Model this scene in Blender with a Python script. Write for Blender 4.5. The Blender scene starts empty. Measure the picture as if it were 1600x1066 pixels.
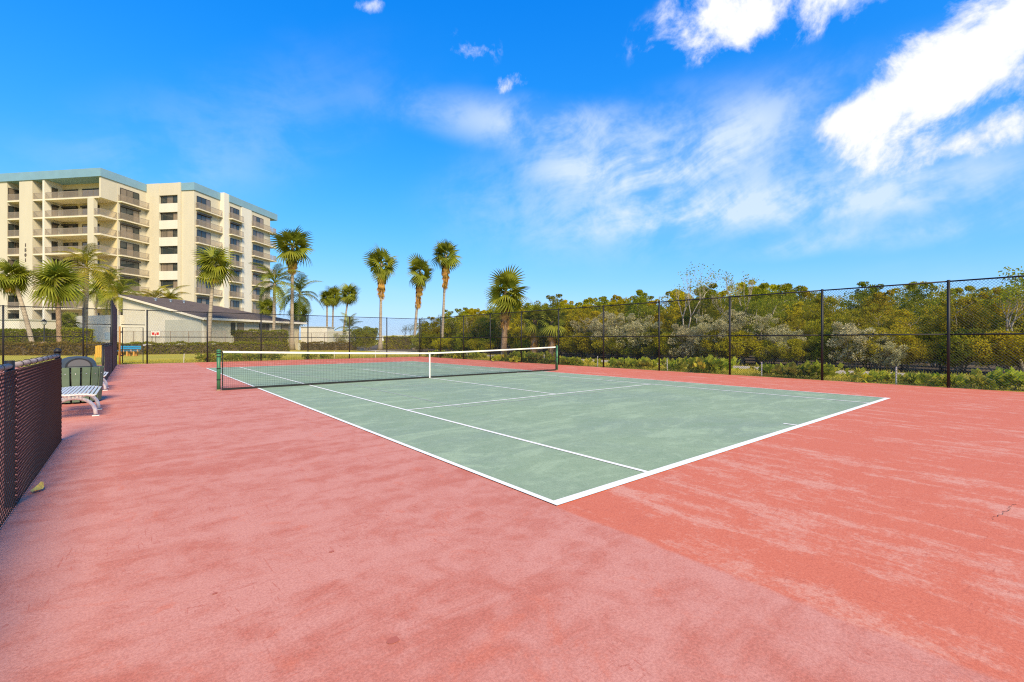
import bpy, math, random
import numpy as np
from mathutils import Vector, Matrix

scene = bpy.context.scene
COL = scene.collection
R = math.radians

# ------------------------------------------------------------------ camera
# Court coordinates: origin = near left doubles corner, +X along the near baseline, +Y along the sideline.
CAM = (-2.693, -2.693, 1.372)
YAW = 0.6881                      # view direction, from +Y towards +X
FPX, HOR = 720.4, 530.8           # focal length and horizon row in photograph pixels (1600 x 1066)
cam_d = bpy.data.cameras.new('camera')
cam_d.sensor_width = 36.0
cam_d.lens = 36.0 * FPX / 1600.0
cam_d.shift_y = -(533.0 - HOR) / 1600.0
cam_d.clip_start = 0.05
cam_d.clip_end = 6000.0
cam = bpy.data.objects.new('camera', cam_d)
COL.objects.link(cam)
cam.location = CAM
cam.rotation_euler = (R(90), 0, -YAW)
scene.camera = cam

# ------------------------------------------------------------------ world, sun, exposure
SUN_EL, SUN_AZ = R(40), R(191)    # azimuth of the place the light comes from, clockwise from +Y
SKY_STRENGTH = 0.15
world = bpy.data.worlds.new('World')
scene.world = world
world.use_nodes = True


class NT:
    """small helper around a node tree"""
    def __init__(s, tree):
        s.t = tree; s.n = tree.nodes; s.l = tree.links

    def node(s, typ, **kw):
        n = s.n.new(typ)
        for k, v in kw.items():
            setattr(n, k, v)
        return n

    def put(s, sock, v):
        if v is None:
            return
        if isinstance(v, bpy.types.NodeSocket):
            s.l.new(v, sock)
        elif isinstance(v, (tuple, list)) and len(v) == 3 and sock.type == 'RGBA':
            sock.default_value = (*v, 1)
        else:
            sock.default_value = v

    def math(s, op, a, b=None, c=None, clamp=False):
        n = s.node('ShaderNodeMath', operation=op); n.use_clamp = clamp
        s.put(n.inputs[0], a); s.put(n.inputs[1], b); s.put(n.inputs[2], c)
        return n.outputs[0]

    def vmath(s, op, a, b=None):
        n = s.node('ShaderNodeVectorMath', operation=op)
        s.put(n.inputs[0], a); s.put(n.inputs[1], b)
        return n.outputs['Value'] if op in ('DOT_PRODUCT', 'LENGTH') else n.outputs[0]

    def mix(s, f, a, b, blend='MIX'):
        n = s.node('ShaderNodeMix', data_type='RGBA', blend_type=blend)
        s.put(n.inputs[0], f); s.put(n.inputs[6], a); s.put(n.inputs[7], b)
        return n.outputs[2]

    def noise(s, vec, scale=5, detail=4, rough=0.55, dist=0.0):
        n = s.node('ShaderNodeTexNoise')
        s.put(n.inputs['Vector'], vec)
        n.inputs['Scale'].default_value = scale; n.inputs['Detail'].default_value = detail
        n.inputs['Roughness'].default_value = rough; n.inputs['Distortion'].default_value = dist
        return n.outputs['Fac']

    def mapping(s, vec, scale=(1, 1, 1), rot=(0, 0, 0), loc=(0, 0, 0)):
        n = s.node('ShaderNodeMapping')
        s.put(n.inputs['Vector'], vec)
        n.inputs['Scale'].default_value = scale; n.inputs['Rotation'].default_value = rot
        n.inputs['Location'].default_value = loc
        return n.outputs[0]

    def step(s, v, lo, hi, a=0.0, b=1.0):
        n = s.node('ShaderNodeMapRange', interpolation_type='SMOOTHSTEP')
        s.put(n.inputs[0], v)
        for i, q in enumerate((lo, hi, a, b)):
            n.inputs[i + 1].default_value = q
        return n.outputs[0]

    def combine(s, x, y, z=0.0):
        n = s.node('ShaderNodeCombineXYZ')
        s.put(n.inputs[0], x); s.put(n.inputs[1], y); s.put(n.inputs[2], z)
        return n.outputs[0]


def build_world():
    w = NT(world.node_tree)
    w.n.clear()
    sky = w.node('ShaderNodeTexSky', sky_type='NISHITA')
    sky.sun_disc = False
    sky.sun_elevation = SUN_EL
    sky.sun_rotation = SUN_AZ
    sky.altitude = 0
    sky.air_density = 1.0; sky.dust_density = 0.25; sky.ozone_density = 2.2
    hs = w.node('ShaderNodeHueSaturation')
    hs.inputs['Saturation'].default_value = 1.44
    hs.inputs['Value'].default_value = 1.0
    w.put(hs.inputs['Color'], sky.outputs[0])
    sp = w.node('ShaderNodeSeparateColor'); w.put(sp.inputs[0], hs.outputs[0])
    # gentle shoulder so that the bright air near the horizon keeps its colour
    def shoulder(c, gain, k):
        return w.math('DIVIDE', w.math('MULTIPLY', c, gain), w.math('ADD', w.math('MULTIPLY', c, k), 1.0))
    cc = w.node('ShaderNodeCombineColor')
    w.put(cc.inputs[0], shoulder(sp.outputs[0], .80, .15))
    w.put(cc.inputs[1], shoulder(sp.outputs[1], 1.62, .265))
    w.put(cc.inputs[2], shoulder(sp.outputs[2], 3.9, .50))
    base = cc.outputs[0]
    d = w.node('ShaderNodeTexCoord').outputs['Generated']
    sep = w.node('ShaderNodeSeparateXYZ'); w.put(sep.inputs[0], d)
    # azimuth measured from +Y clockwise minus the heading of the court view, elevation
    x, y, z = sep.outputs
    az = w.math('SUBTRACT', w.math('ARCTAN2', x, y), YAW)
    el = w.math('ARCSINE', z)
    up = w.step(z, 0.0, 0.10)
    ae = w.combine(az, el, 0.0)

    def ang(px, py):
        a = math.atan((px - 800) / FPX)
        return a, math.atan((HOR - py) / math.hypot(FPX, px - 800))

    def blobs(lst):
        tot = None
        for px, py, sx, sy, rot, amp in lst:
            a0, e0 = ang(px, py)
            n = w.node('ShaderNodeMapping', vector_type='TEXTURE')
            w.put(n.inputs['Vector'], ae)
            n.inputs['Location'].default_value = (a0, e0, 0)
            n.inputs['Rotation'].default_value = (0, 0, rot)
            n.inputs['Scale'].default_value = (sx, sy, 1)
            g = w.step(w.vmath('LENGTH', n.outputs[0]), 0.0, 1.9, amp, 0.0)
            tot = g if tot is None else w.math('ADD', tot, g)
        return tot

    cum = blobs([(1575, 70, .16, .074, .35, .82), (1430, 140, .11, .046, .45, .70), (1325, 185, .055, .024, .2, .52), (1240, -2, .22, .046, .02, .76),
                 (1120, 25, .07, .044, -.3, .56), (1480, 232, .11, .022, .14, .56), (735, 76, .060, .024, 0, .36), (802, 130, .032, .015, .25, .56), (577, 8, .028, .011, .2, .50)])
    warp = w.node('ShaderNodeTexNoise'); w.put(warp.inputs['Vector'], d); warp.inputs['Scale'].default_value = 5
    warp.inputs['Detail'].default_value = 1
    dw = w.vmath('ADD', d, w.vmath('MULTIPLY', w.vmath('SUBTRACT', warp.outputs['Color'], (.5, .5, .5)), (.10, .10, .10)))
    n1 = w.noise(dw, 14, 7, 0.63)
    dens = w.math('ADD', w.math('MULTIPLY', w.math('SUBTRACT', n1, 0.5), 2.3), cum)
    mask_c = w.math('MULTIPLY', w.step(dens, 0.22, 0.90), w.step(cum, .03, .22))
    # cirrus: stretched veils
    cir = blobs([(1040, 285, .32, .105, .08, .62), (1100, 235, .15, .045, .35, .42), (930, 262, .12, .030, -.05, .42), (1020, 340, .17, .030, .1, .38),
                 (830, 195, .20, .036, -.08, .62), (1240, 325, .22, .030, -.03, .48), (1450, 290, .18, .06, .03, .42), (1280, 380, .09, .016, .1, .40), (1510, 355, .09, .016, .1, .36), (330, 235, .28, .08, .5, .16)])
    wide = w.step(w.noise(w.mapping(d, (1.2, 1.2, 2.6)), 2.2, 3, .5), .55, .80, 0, .14)
    streak = w.mapping(w.mapping(ae, rot=(0, 0, -.30)), (3.0, 9, 1))
    n2 = w.noise(w.vmath('ADD', streak, w.vmath('MULTIPLY', warp.outputs['Color'], (.9, .9, .9))), 1.9, 5, .62)
    n3 = w.noise(dw, 7, 5, .62)
    tex = w.math('ADD', w.math('MULTIPLY', n2, .42), w.math('MULTIPLY', n3, .58))
    ci = w.math('MULTIPLY', w.math('ADD', cir, wide), w.step(tex, .36, .64, .12, 1.0))
    mask_i = w.math('MINIMUM', w.math('MULTIPLY', ci, 1.2), 0.82)
    shade = w.step(n3, .38, .62)
    K = 1.0 / SKY_STRENGTH
    ccol = w.mix(shade, (.50 * K, .58 * K, .84 * K), (.74 * K, .75 * K, .82 * K))
    ccol = w.mix(w.step(dens, .60, 1.20), ccol, (.84 * K, .84 * K, .85 * K))
    col = w.mix(w.math('MULTIPLY', mask_i, up), base, (.58 * K, .67 * K, .84 * K))
    col = w.mix(w.math('MULTIPLY', w.math('MULTIPLY', mask_c, .96), up), col, ccol)
    bg = w.node('ShaderNodeBackground')
    bg.inputs['Strength'].default_value = SKY_STRENGTH
    w.put(bg.inputs['Color'], col)
    out = w.node('ShaderNodeOutputWorld')
    w.l.new(bg.outputs[0], out.inputs[0])


build_world()
world.cycles.sampling_method = 'NONE'

sun_d = bpy.data.lights.new('sun', 'SUN')
sun_d.energy = 4.6
sun_d.angle = R(18)
sun_d.color = (1.0, 0.82, 0.54)
sun = bpy.data.objects.new('sun', sun_d)
COL.objects.link(sun)
sdir = Vector((math.sin(SUN_AZ) * math.cos(SUN_EL), math.cos(SUN_AZ) * math.cos(SUN_EL), math.sin(SUN_EL)))
sun.rotation_euler = sdir.to_track_quat('Z', 'Y').to_euler()
sun.location = sdir * 60

vs = scene.view_settings
vs.view_transform = 'Standard'; vs.look = 'None'; vs.gamma = 1.0; vs.use_curve_mapping = False
vs.exposure = 0.45
scene.render.film_transparent = False
scene.cycles.use_denoising = False
scene.cycles.filter_width = 1.15
scene.render.filter_size = 1.15
scene.cycles.max_bounces = 4
scene.cycles.diffuse_bounces = 3
scene.cycles.transparent_max_bounces = 4

# ------------------------------------------------------------------ pixel helpers (photograph pixel + distance -> place)
SA, CA = math.sin(YAW), math.cos(YAW)


def at(px, z):
    l = (px - 800) / FPX * z
    return CAM[0] + SA * z + CA * l, CAM[1] + CA * z - SA * l


def hh(py, z):
    return CAM[2] + (HOR - py) * z / FPX


def px_of(X, Y):
    dx, dy = X - CAM[0], Y - CAM[1]
    z = dx * SA + dy * CA
    return 800 + FPX * (dx * CA - dy * SA) / z if z > 0.1 else 9999


# ------------------------------------------------------------------ materials
MATS = {}


def mat(name, col=None, rough=0.7, metal=0.0, var=0.0, vscale=8.0, bump=0.0, bscale=60.0, spec=0.4, fn=None):
    m = bpy.data.materials.new(name)
    m.use_nodes = True
    t = NT(m.node_tree)
    b = t.n['Principled BSDF']
    b.inputs['Roughness'].default_value = rough
    b.inputs['Metallic'].default_value = metal
    b.inputs['Specular IOR Level'].default_value = spec
    obj = t.node('ShaderNodeTexCoord').outputs['Object']
    if col is not None:
        if var > 0:
            n = t.noise(obj, vscale, 6, .6)
            c = t.mix(t.step(n, .25, .75), tuple(max(0, q * (1 - var)) for q in col), tuple(min(1, q * (1 + var)) for q in col))
            t.put(b.inputs['Base Color'], c)
        else:
            b.inputs['Base Color'].default_value = (*col, 1)
    if bump > 0:
        bn = t.node('ShaderNodeBump')
        bn.inputs['Strength'].default_value = bump
        bn.inputs['Distance'].default_value = 0.02
        t.put(bn.inputs['Height'], t.noise(obj, bscale, 5, .6))
        t.l.new(bn.outputs[0], b.inputs['Normal'])
    if fn:
        fn(t, b, obj)
    MATS[name] = m
    return m


def geo_pos(t):
    return t.node('ShaderNodeNewGeometry').outputs['Position']


def red_fn(t, b, obj):
    p = geo_pos(t)
    sep = t.node('ShaderNodeSeparateXYZ'); t.put(sep.inputs[0], p)
    wob = t.noise(p, 1.7, 6, .65)
    wobx = t.math('ADD', sep.outputs[0], t.math('MULTIPLY', t.math('SUBTRACT', wob, .5), .16))
    right = t.step(wobx, -.03, .03)
    # faded pink coat on the side run-off, redder coat behind the baseline
    big = t.noise(t.mapping(p, (1, 1, 1)), .45, 5, .55, .4)
    sx = t.noise(t.mapping(p, (.28, 1.5, 1), rot=(0, 0, .10)), 1.5, 8, .62, .9)     # streaks across the side run-off
    sy = t.noise(t.mapping(p, (1.5, .30, 1), rot=(0, 0, .09)), 1.5, 9, .70, 1.1)     # streaks behind the baseline
    fine = t.noise(p, 26, 6, .72)
    grain = t.noise(p, 240, 3, .7)
    mot = t.noise(p, 4.2, 8, .68, .5)
    lv = t.math('ADD', t.math('ADD', t.math('MULTIPLY', sx, .34), t.math('MULTIPLY', big, .26)), t.math('MULTIPLY', mot, .40))
    left_c = t.mix(t.step(lv, .40, .57), RED_A, RED_B)
    left_c = t.mix(t.math('MULTIPLY', t.step(t.noise(p, 2.3, 9, .74, .8), .56, .66), .45), left_c, RED_D)
    rv = t.math('ADD', t.math('ADD', t.math('MULTIPLY', sy, .50), t.math('MULTIPLY', fine, .22)), t.math('MULTIPLY', mot, .28))
    right_c = t.mix(t.step(rv, .49, .60), RED_D, RED_C)
    c = t.mix(right, left_c, right_c)
    # scuffs, hairline drag marks and aggregate speckle
    scuff = t.noise(p, 11, 9, .80, 1.6)
    c = t.mix(t.math('MULTIPLY', t.step(scuff, .555, .63), .42), c, RED_E)
    c = t.mix(t.math('MULTIPLY', t.step(scuff, .45, .37), .40), c, RED_C)
    hair = t.noise(t.mapping(p, (2.2, 30, 1), rot=(0, 0, -.7)), 1.3, 5, .6, 2.2)
    hair2 = t.noise(t.mapping(p, (26, 2.0, 1), rot=(0, 0, .35)), 1.1, 5, .6, 2.5)
    gate_ = t.step(t.noise(p, 1.1, 3, .5), .50, .60)
    c = t.mix(t.math('MULTIPLY', t.math('MULTIPLY', t.step(t.math('MAXIMUM', hair, hair2), .60, .655), gate_), .6), c, RED_E)
    speck = t.noise(p, 75, 4, .75)
    c = t.mix(.55, c, t.mix(t.step(speck, .36, .64), (.36, .36, .36), (.64, .64, .64)), 'OVERLAY')
    c = t.mix(.40, c, t.mix(t.step(grain, .3, .7), (.36, .36, .36), (.64, .64, .64)), 'OVERLAY')
    c = t.mix(.25, c, t.mix(fine, (.25, .25, .25), (.75, .75, .75)), 'OVERLAY')
    t.put(b.inputs['Base Color'], c)
    bn = t.node('ShaderNodeBump'); bn.inputs['Strength'].default_value = .25; bn.inputs['Distance'].default_value = .004
    t.put(bn.inputs['Height'], grain); t.l.new(bn.outputs[0], b.inputs['Normal'])


RED_A = (.495, .155, .104)
RED_B = (.575, .242, .182)
RED_C = (.62, .270, .190)
RED_D = (.58, .155, .088)
RED_E = (.44, .110, .070)


def green_fn(t, b, obj):
    p = geo_pos(t)
    big = t.noise(p, .35, 5, .55, .6)
    mid = t.noise(t.mapping(p, (.5, 1.3, 1), rot=(0, 0, .5)), 1.6, 8, .66, .8)
    fine = t.noise(p, 22, 7, .72)
    grain = t.noise(p, 220, 3, .7)
    c = t.mix(t.step(big, .35, .65), (.262, .345, .205), (.235, .310, .210))
    c = t.mix(t.math('MULTIPLY', t.step(mid, .50, .62), .70), c, (.335, .430, .262))
    c = t.mix(t.math('MULTIPLY', t.step(mid, .47, .36), .55), c, (.215, .300, .175))
    mott = t.noise(p, 5.5, 9, .72, .7)
    c = t.mix(t.math('MULTIPLY', t.step(mott, .53, .62), .35), c, (.35, .445, .275))
    c = t.mix(t.math('MULTIPLY', t.step(mott, .46, .38), .40), c, (.20, .285, .165))
    speck = t.noise(p, 75, 4, .75)
    c = t.mix(.45, c, t.mix(t.step(speck, .36, .64), (.36, .36, .36), (.64, .64, .64)), 'OVERLAY')
    c = t.mix(.30, c, t.mix(fine, (.3, .3, .3), (.7, .7, .7)), 'OVERLAY')
    t.put(b.inputs['Base Color'], c)


mat('court_red', rough=.85, fn=red_fn, spec=.25)
mat('court_green', rough=.8, fn=green_fn, spec=.3)


def worn_line(base, wear):
    def fn(t, b, obj):
        p = geo_pos(t)
        n = t.noise(p, 18, 8, .75)
        t.put(b.inputs['Base Color'], t.mix(t.step(n, .52, .75, 0, wear), base, (.35, .42, .36)))
    return fn


mat('line_white', rough=.7, fn=worn_line((.82, .80, .72), .15))
mat('line_faint', rough=.8, fn=worn_line((.30, .34, .27), .8))


def grass_fn(t, b, obj):
    p = geo_pos(t)
    n = t.noise(p, .5, 6, .6); f = t.noise(p, 14, 6, .7)
    c = t.mix(t.step(n, .35, .65), (.52, .41, .05), (.38, .36, .04))
    c = t.mix(t.step(f, .4, .65, 0, .6), c, (.42, .33, .08))
    t.put(b.inputs['Base Color'], c)


mat('grass', rough=.9, fn=grass_fn, spec=.1)
mat('grass_blade', (.44, .38, .04), .7, var=.35, vscale=1.5, spec=.2)
mat('path', (.42, .37, .30), .9, var=.15, vscale=3, bump=.2)
mat('earth_hedge_core', (.10, .075, .045), .95, var=.3, vscale=2)


def stucco(name, col):
    def fn(t, b, obj):
        n = t.noise(t.mapping(obj, (.6, .6, .15)), 1.4, 6, .6)
        c = t.mix(t.step(n, .35, .7, 0, .35), col, tuple(q * .86 for q in col))
        t.put(b.inputs['Base Color'], c)
    mat(name, rough=.9, fn=fn, bump=.15, bscale=30, spec=.2)


stucco('stucco_cream', (.60, .545, .41))
stucco('stucco_warm_glow', (.66, .55, .33))  # cream stucco tinted yellow, the warm glow inside the balconies put into colour
stucco('stucco_white', (.70, .665, .565))
stucco('stucco_grey', (.50, .50, .42))
mat('parapet_blue', (.20, .35, .43), .6, var=.06, vscale=.6)
mat('slab_edge', (.70, .62, .45), .85, var=.08, vscale=1)


def glass_fn(t, b, obj):
    oi = t.node('ShaderNodeObjectInfo')
    rnd = oi.outputs['Random']
    c = t.mix(t.step(rnd, .45, .75), (.035, .045, .045), (.24, .19, .14))
    t.put(b.inputs['Base Color'], c)
    b.inputs['Roughness'].default_value = .08
    b.inputs['Specular IOR Level'].default_value = .7


mat('window_glass', fn=glass_fn)
mat('dark_frame', (.045, .038, .032), .5)
mat('railing_brown', (.33, .275, .215), .6)


def shingle_fn(t, b, obj):
    w = t.node('ShaderNodeTexBrick')
    t.put(w.inputs['Vector'], t.mapping(obj, (1.2, 1.2, 1.2), rot=(0, 0, R(90))))
    w.inputs['Color1'].default_value = (.105, .080, .066, 1); w.inputs['Color2'].default_value = (.145, .112, .092, 1)
    w.inputs['Mortar'].default_value = (.055, .045, .04, 1); w.inputs['Scale'].default_value = 2.2
    w.inputs['Mortar Size'].default_value = .03
    n = t.noise(obj, 1.2, 6, .6)
    t.put(b.inputs['Base Color'], t.mix(t.step(n, .3, .7, 0, .5), w.outputs['Color'], (.16, .125, .10)))


mat('shingle', rough=.9, fn=shingle_fn, spec=.2)
mat('trim_white', (.78, .72, .60), .6)


def leaf_mat(name, c1, c2, c3, trans=.5, rough=.5):
    m = bpy.data.materials.new(name)
    m.use_nodes = True
    t = NT(m.node_tree)
    b = t.n['Principled BSDF']
    g = t.node('ShaderNodeNewGeometry')
    oi = t.node('ShaderNodeObjectInfo')
    obj = t.node('ShaderNodeTexCoord').outputs['Object']
    r = g.outputs['Random Per Island']
    c = t.mix(r, c1, c2)
    c = t.mix(t.math('MULTIPLY', t.step(t.noise(obj, 1.3, 3, .5), .45, .65), .7), c, c3)
    hsv = t.node('ShaderNodeHueSaturation')
    t.put(hsv.inputs['Color'], c)
    t.put(hsv.inputs['Value'], t.math('ADD', t.math('MULTIPLY', oi.outputs['Random'], .4), .8))
    t.put(hsv.inputs['Hue'], t.math('ADD', t.math('MULTIPLY', t.math('FRACT', t.math('MULTIPLY', oi.outputs['Random'], 7.3)), .024), .488))
    t.put(b.inputs['Base Color'], hsv.outputs[0])
    b.inputs['Roughness'].default_value = rough
    b.inputs['Specular IOR Level'].default_value = .12
    tr = t.node('ShaderNodeBsdfTranslucent')
    t.put(tr.inputs['Color'], hsv.outputs[0])
    mx = t.node('ShaderNodeMixShader'); mx.inputs[0].default_value = trans
    t.l.new(b.outputs[0], mx.inputs[1]); t.l.new(tr.outputs[0], mx.inputs[2])
    t.l.new(mx.outputs[0], t.n['Material Output'].inputs[0])
    MATS[name] = m


leaf_mat('leaf_olive', (.34, .31, .010), (.56, .48, .022), (.42, .34, .014))
leaf_mat('leaf_gold', (.48, .40, .010), (.64, .52, .02), (.42, .36, .012))
leaf_mat('leaf_green', (.21, .235, .012), (.36, .36, .022), (.29, .27, .016))
leaf_mat('leaf_silver', (.46, .42, .20), (.62, .57, .31), (.34, .32, .12), .35, .7)
leaf_mat('leaf_grape', (.30, .36, .02), (.50, .50, .05), (.50, .40, .06))
leaf_mat('leaf_hedge', (.22, .24, .014), (.35, .34, .026), (.30, .25, .022))
leaf_mat('leaf_brown_hedge', (.26, .20, .035), (.38, .27, .055), (.20, .19, .025))
leaf_mat('palm_green', (.16, .19, .016), (.29, .30, .03), (.21, .22, .02), .25, .45)
leaf_mat('palm_yellow', (.28, .25, .018), (.42, .33, .03), (.20, .21, .02), .3, .45)
leaf_mat('palm_dead', (.46, .26, .05), (.58, .36, .09), (.32, .17, .04), .2, .8)
mat('bark_pale', (.42, .36, .27), .9, var=.25, vscale=3, bump=.5, bscale=14)
mat('bark_grey', (.26, .215, .16), .9, var=.3, vscale=4, bump=.5, bscale=14)


def palm_bark(t, b, obj):
    p = t.mapping(obj, (.3, .3, 5))
    n = t.noise(p, 2.0, 5, .6)
    t.put(b.inputs['Base Color'], t.mix(t.step(n, .35, .65), (.27, .215, .155), (.43, .36, .27)))


mat('bark_palm', rough=.9, fn=palm_bark, bump=.5, bscale=9)
mat('bark_boot', (.30, .20, .12), .95, var=.4, vscale=5, bump=.8, bscale=12)
mat('fence_black', (.012, .013, .014), .55, spec=.4)
mat('fence_mesh', (.014, .016, .018), .5)
mat('fence_grey', (.085, .115, .15), .5)
mat('rail_faded', (.33, .27, .24), .55, var=.25, vscale=7)
mat('wire_silver', (.55, .56, .56), .35, .8)
mat('net_black', (.014, .016, .016), .8)
mat('net_tape', (.78, .75, .66), .8, var=.08, vscale=6)
mat('post_green', (.045, .17, .075), .45, var=.15, vscale=6)
mat('white_steel', (.74, .72, .68), .45, var=.06, vscale=5)
mat('seat_grey', (.52, .58, .58), .4)
mat('slat_green', (.105, .155, .095), .6, var=.2, vscale=5)
mat('slat_green_shaded', (.055, .085, .07), .6, var=.2, vscale=5)  # shaded copy of the slat green, the shade set as colour
mat('lid_grey', (.050, .062, .066), .45)
mat('flap_grey', (.11, .11, .115), .5)
mat('bag_black', (.012, .012, .013), .35)
mat('paint_blue', (.03, .26, .48), .5)
mat('paint_orange', (.62, .30, .07), .6, var=.1)
mat('paint_yellow', (.68, .40, .06), .6, var=.12)
mat('sign_white', (.72, .68, .60), .5)
mat('sign_red', (.60, .03, .02), .5)
mat('sign_paleblue', (.45, .55, .60), .5)
mat('sign_brown', (.50, .33, .20), .6, var=.2)
mat('peel_yellow', (.85, .52, .10), .6, var=.25, vscale=20)
mat('crack_dark', (.05, .035, .03), .95)
mat('stain_red', (.42, .115, .078), .8)
mat('digit_brown', (.12, .095, .075), .6)
mat('lamp_black', (.02, .022, .025), .4)
mat('lamp_glass', (.55, .55, .5), .2)
mat('far_white', (.66, .66, .64), .8)
mat('slot_shade', (.10, .085, .06), .9)
mat('water', (.05, .10, .13), .15)

# ------------------------------------------------------------------ mesh helpers


class MB:
    def __init__(s):
        s.v = []; s.f = []

    def quad(s, a, b, c, d):
        i = len(s.v); s.v += [a, b, c, d]; s.f.append((i, i + 1, i + 2, i + 3)); return s

    def poly(s, pts):
        i = len(s.v); s.v += list(pts); s.f.append(tuple(range(i, i + len(pts)))); return s

    def box(s, x0, x1, y0, y1, z0, z1):
        i = len(s.v)
        s.v += [(x0, y0, z0), (x1, y0, z0), (x1, y1, z0), (x0, y1, z0), (x0, y0, z1), (x1, y0, z1), (x1, y1, z1), (x0, y1, z1)]
        s.f += [tuple(i + k for k in q) for q in ((3, 2, 1, 0), (4, 5, 6, 7), (0, 1, 5, 4), (1, 2, 6, 5), (2, 3, 7, 6), (3, 0, 4, 7))]
        return s

    def prism(s, pts, z0, z1):
        n = len(pts); i = len(s.v)
        s.v += [(x, y, z0) for x, y in pts] + [(x, y, z1) for x, y in pts]
        s.f.append(tuple(i + k for k in reversed(range(n)))); s.f.append(tuple(i + n + k for k in range(n)))
        for k in range(n):
            s.f.append((i + k, i + (k + 1) % n, i + n + (k + 1) % n, i + n + k))
        return s

    def tube(s, path, rad, n=8, caps=True):
        path = [Vector(p) for p in path]
        if not isinstance(rad, (list, tuple)):
            rad = [rad] * len(path)
        up = None; i0 = len(s.v)
        for k, p in enumerate(path):
            d = (path[min(k + 1, len(path) - 1)] - path[max(k - 1, 0)]).normalized()
            if up is None:
                ref = Vector((0, 0, 1)) if abs(d.z) < .9 else Vector((1, 0, 0))
                up = (ref - d * ref.dot(d)).normalized()
            else:
                up = up - d * up.dot(d)
                up = up.normalized() if up.length > 1e-6 else d.orthogonal().normalized()
            sd = d.cross(up)
            for j in range(n):
                a = 2 * math.pi * j / n
                s.v.append(tuple(p + (up * math.cos(a) + sd * math.sin(a)) * rad[k]))
        for k in range(len(path) - 1):
            for j in range(n):
                a = i0 + k * n + j; b = i0 + k * n + (j + 1) % n
                s.f.append((a, b, b + n, a + n))
        if caps:
            s.f.append(tuple(i0 + j for j in reversed(range(n))))
            e = i0 + (len(path) - 1) * n
            s.f.append(tuple(e + j for j in range(n)))
        return s

    def lathe(s, prof, n=20, c=(0, 0, 0)):
        i0 = len(s.v)
        for r, z in prof:
            for j in range(n):
                a = 2 * math.pi * j / n
                s.v.append((c[0] + r * math.cos(a), c[1] + r * math.sin(a), c[2] + z))
        for k in range(len(prof) - 1):
            for j in range(n):
                a = i0 + k * n + j; b = i0 + k * n + (j + 1) % n
                s.f.append((a, b, b + n, a + n))
        s.f.append(tuple(i0 + j for j in reversed(range(n))))
        e = i0 + (len(prof) - 1) * n
        s.f.append(tuple(e + j for j in range(n)))
        return s

    def arrays(s, V, F):
        i = len(s.v)
        s.v += [tuple(q) for q in V.tolist()]
        s.f += [tuple(k + i for k in q) for q in F.tolist()]
        return s

    def mesh(s, name, material, smooth=False):
        me = bpy.data.meshes.new(name)
        me.from_pydata(s.v, [], s.f)
        me.materials.append(MATS[material])
        if smooth:
            me.polygons.foreach_set('use_smooth', [True] * len(me.polygons))
        me.update()
        return me


def link(name, me, parent=None, loc=None, rot=None, scale=None):
    o = bpy.data.objects.new(name, me)
    COL.objects.link(o)
    if parent is not None:
        o.parent = parent
    if loc is not None:
        o.location = loc
    if rot is not None:
        o.rotation_euler = rot
    if scale is not None:
        o.scale = scale if isinstance(scale, (tuple, list)) else (scale,) * 3
    return o


def part(name, mb, material, parent, smooth=False, **kw):
    return link(name, mb.mesh(name, material, smooth), parent, **kw)


def tag(o, label, cat, group=None):
    o['label'] = label; o['category'] = cat
    if group:
        o['group'] = group
    return o


def thing(name, label, cat, loc=(0, 0, 0), rotz=0.0, group=None):
    o = bpy.data.objects.new(name, None)
    o.empty_display_size = .2
    COL.objects.link(o)
    o.location = loc; o.rotation_euler = (0, 0, rotz)
    return tag(o, label, cat, group)


def structure(name, mb, material, smooth=False):
    o = part(name, mb, material, None, smooth)
    o['kind'] = 'structure'
    return o


def sheet(x0, x1, y0, y1, z):
    return MB().quad((x0, y0, z), (x1, y0, z), (x1, y1, z), (x0, y1, z))


ORD = ['first', 'second', 'third', 'fourth', 'fifth', 'sixth', 'seventh', 'eighth', 'ninth', 'tenth', 'eleventh', 'twelfth', 'thirteenth']

# ------------------------------------------------------------------ ground, court
FX = 15.25        # right fence line
FY = 30.7         # far fence line
LX = -3.42        # left fence line
W_, L_ = 10.97, 23.77
SG, SV, MID = 1.372, L_ / 2 - 6.4, L_ / 2

structure('ground', MB().poly([(2500 * math.cos(k * math.pi / 16), 2500 * math.sin(k * math.pi / 16), -.02) for k in range(32)]), 'grass')
pad = MB().box(-24, FX + .06, -14, FY + .05, -.2, 0.0)
court = structure('court_surface', pad, 'court_red')
green = part('playing_surface', sheet(.012, W_ - .012, .012, L_ - .012, .004), 'court_green', court)
lw = .06


def line(x0, x1, y0, y1, z=.009, m='line_white'):
    return part('court_line', sheet(x0, x1, y0, y1, z), m, court)


hw = lw / 2
for yy, w in ((0, .10), (L_ - .10, .10)):
    line(0, W_, yy, yy + w)
for xx in (0, W_ - lw):
    line(xx, xx + lw, .10, L_ - .10)
for xx in (SG, W_ - SG - lw):
    line(xx, xx + lw, .10, L_ - .10)
for yy in (SV, L_ - SV - lw):
    line(SG + lw, W_ / 2 - hw, yy, yy + lw)
    line(W_ / 2 + hw, W_ - SG - lw, yy, yy + lw)
line(W_ / 2 - hw, W_ / 2 + hw, SV, L_ - SV)
line(W_ / 2 - hw, W_ / 2 + hw, .10, .30)
line(W_ / 2 - hw, W_ / 2 + hw, L_ - .30, L_ - .10)
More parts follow.
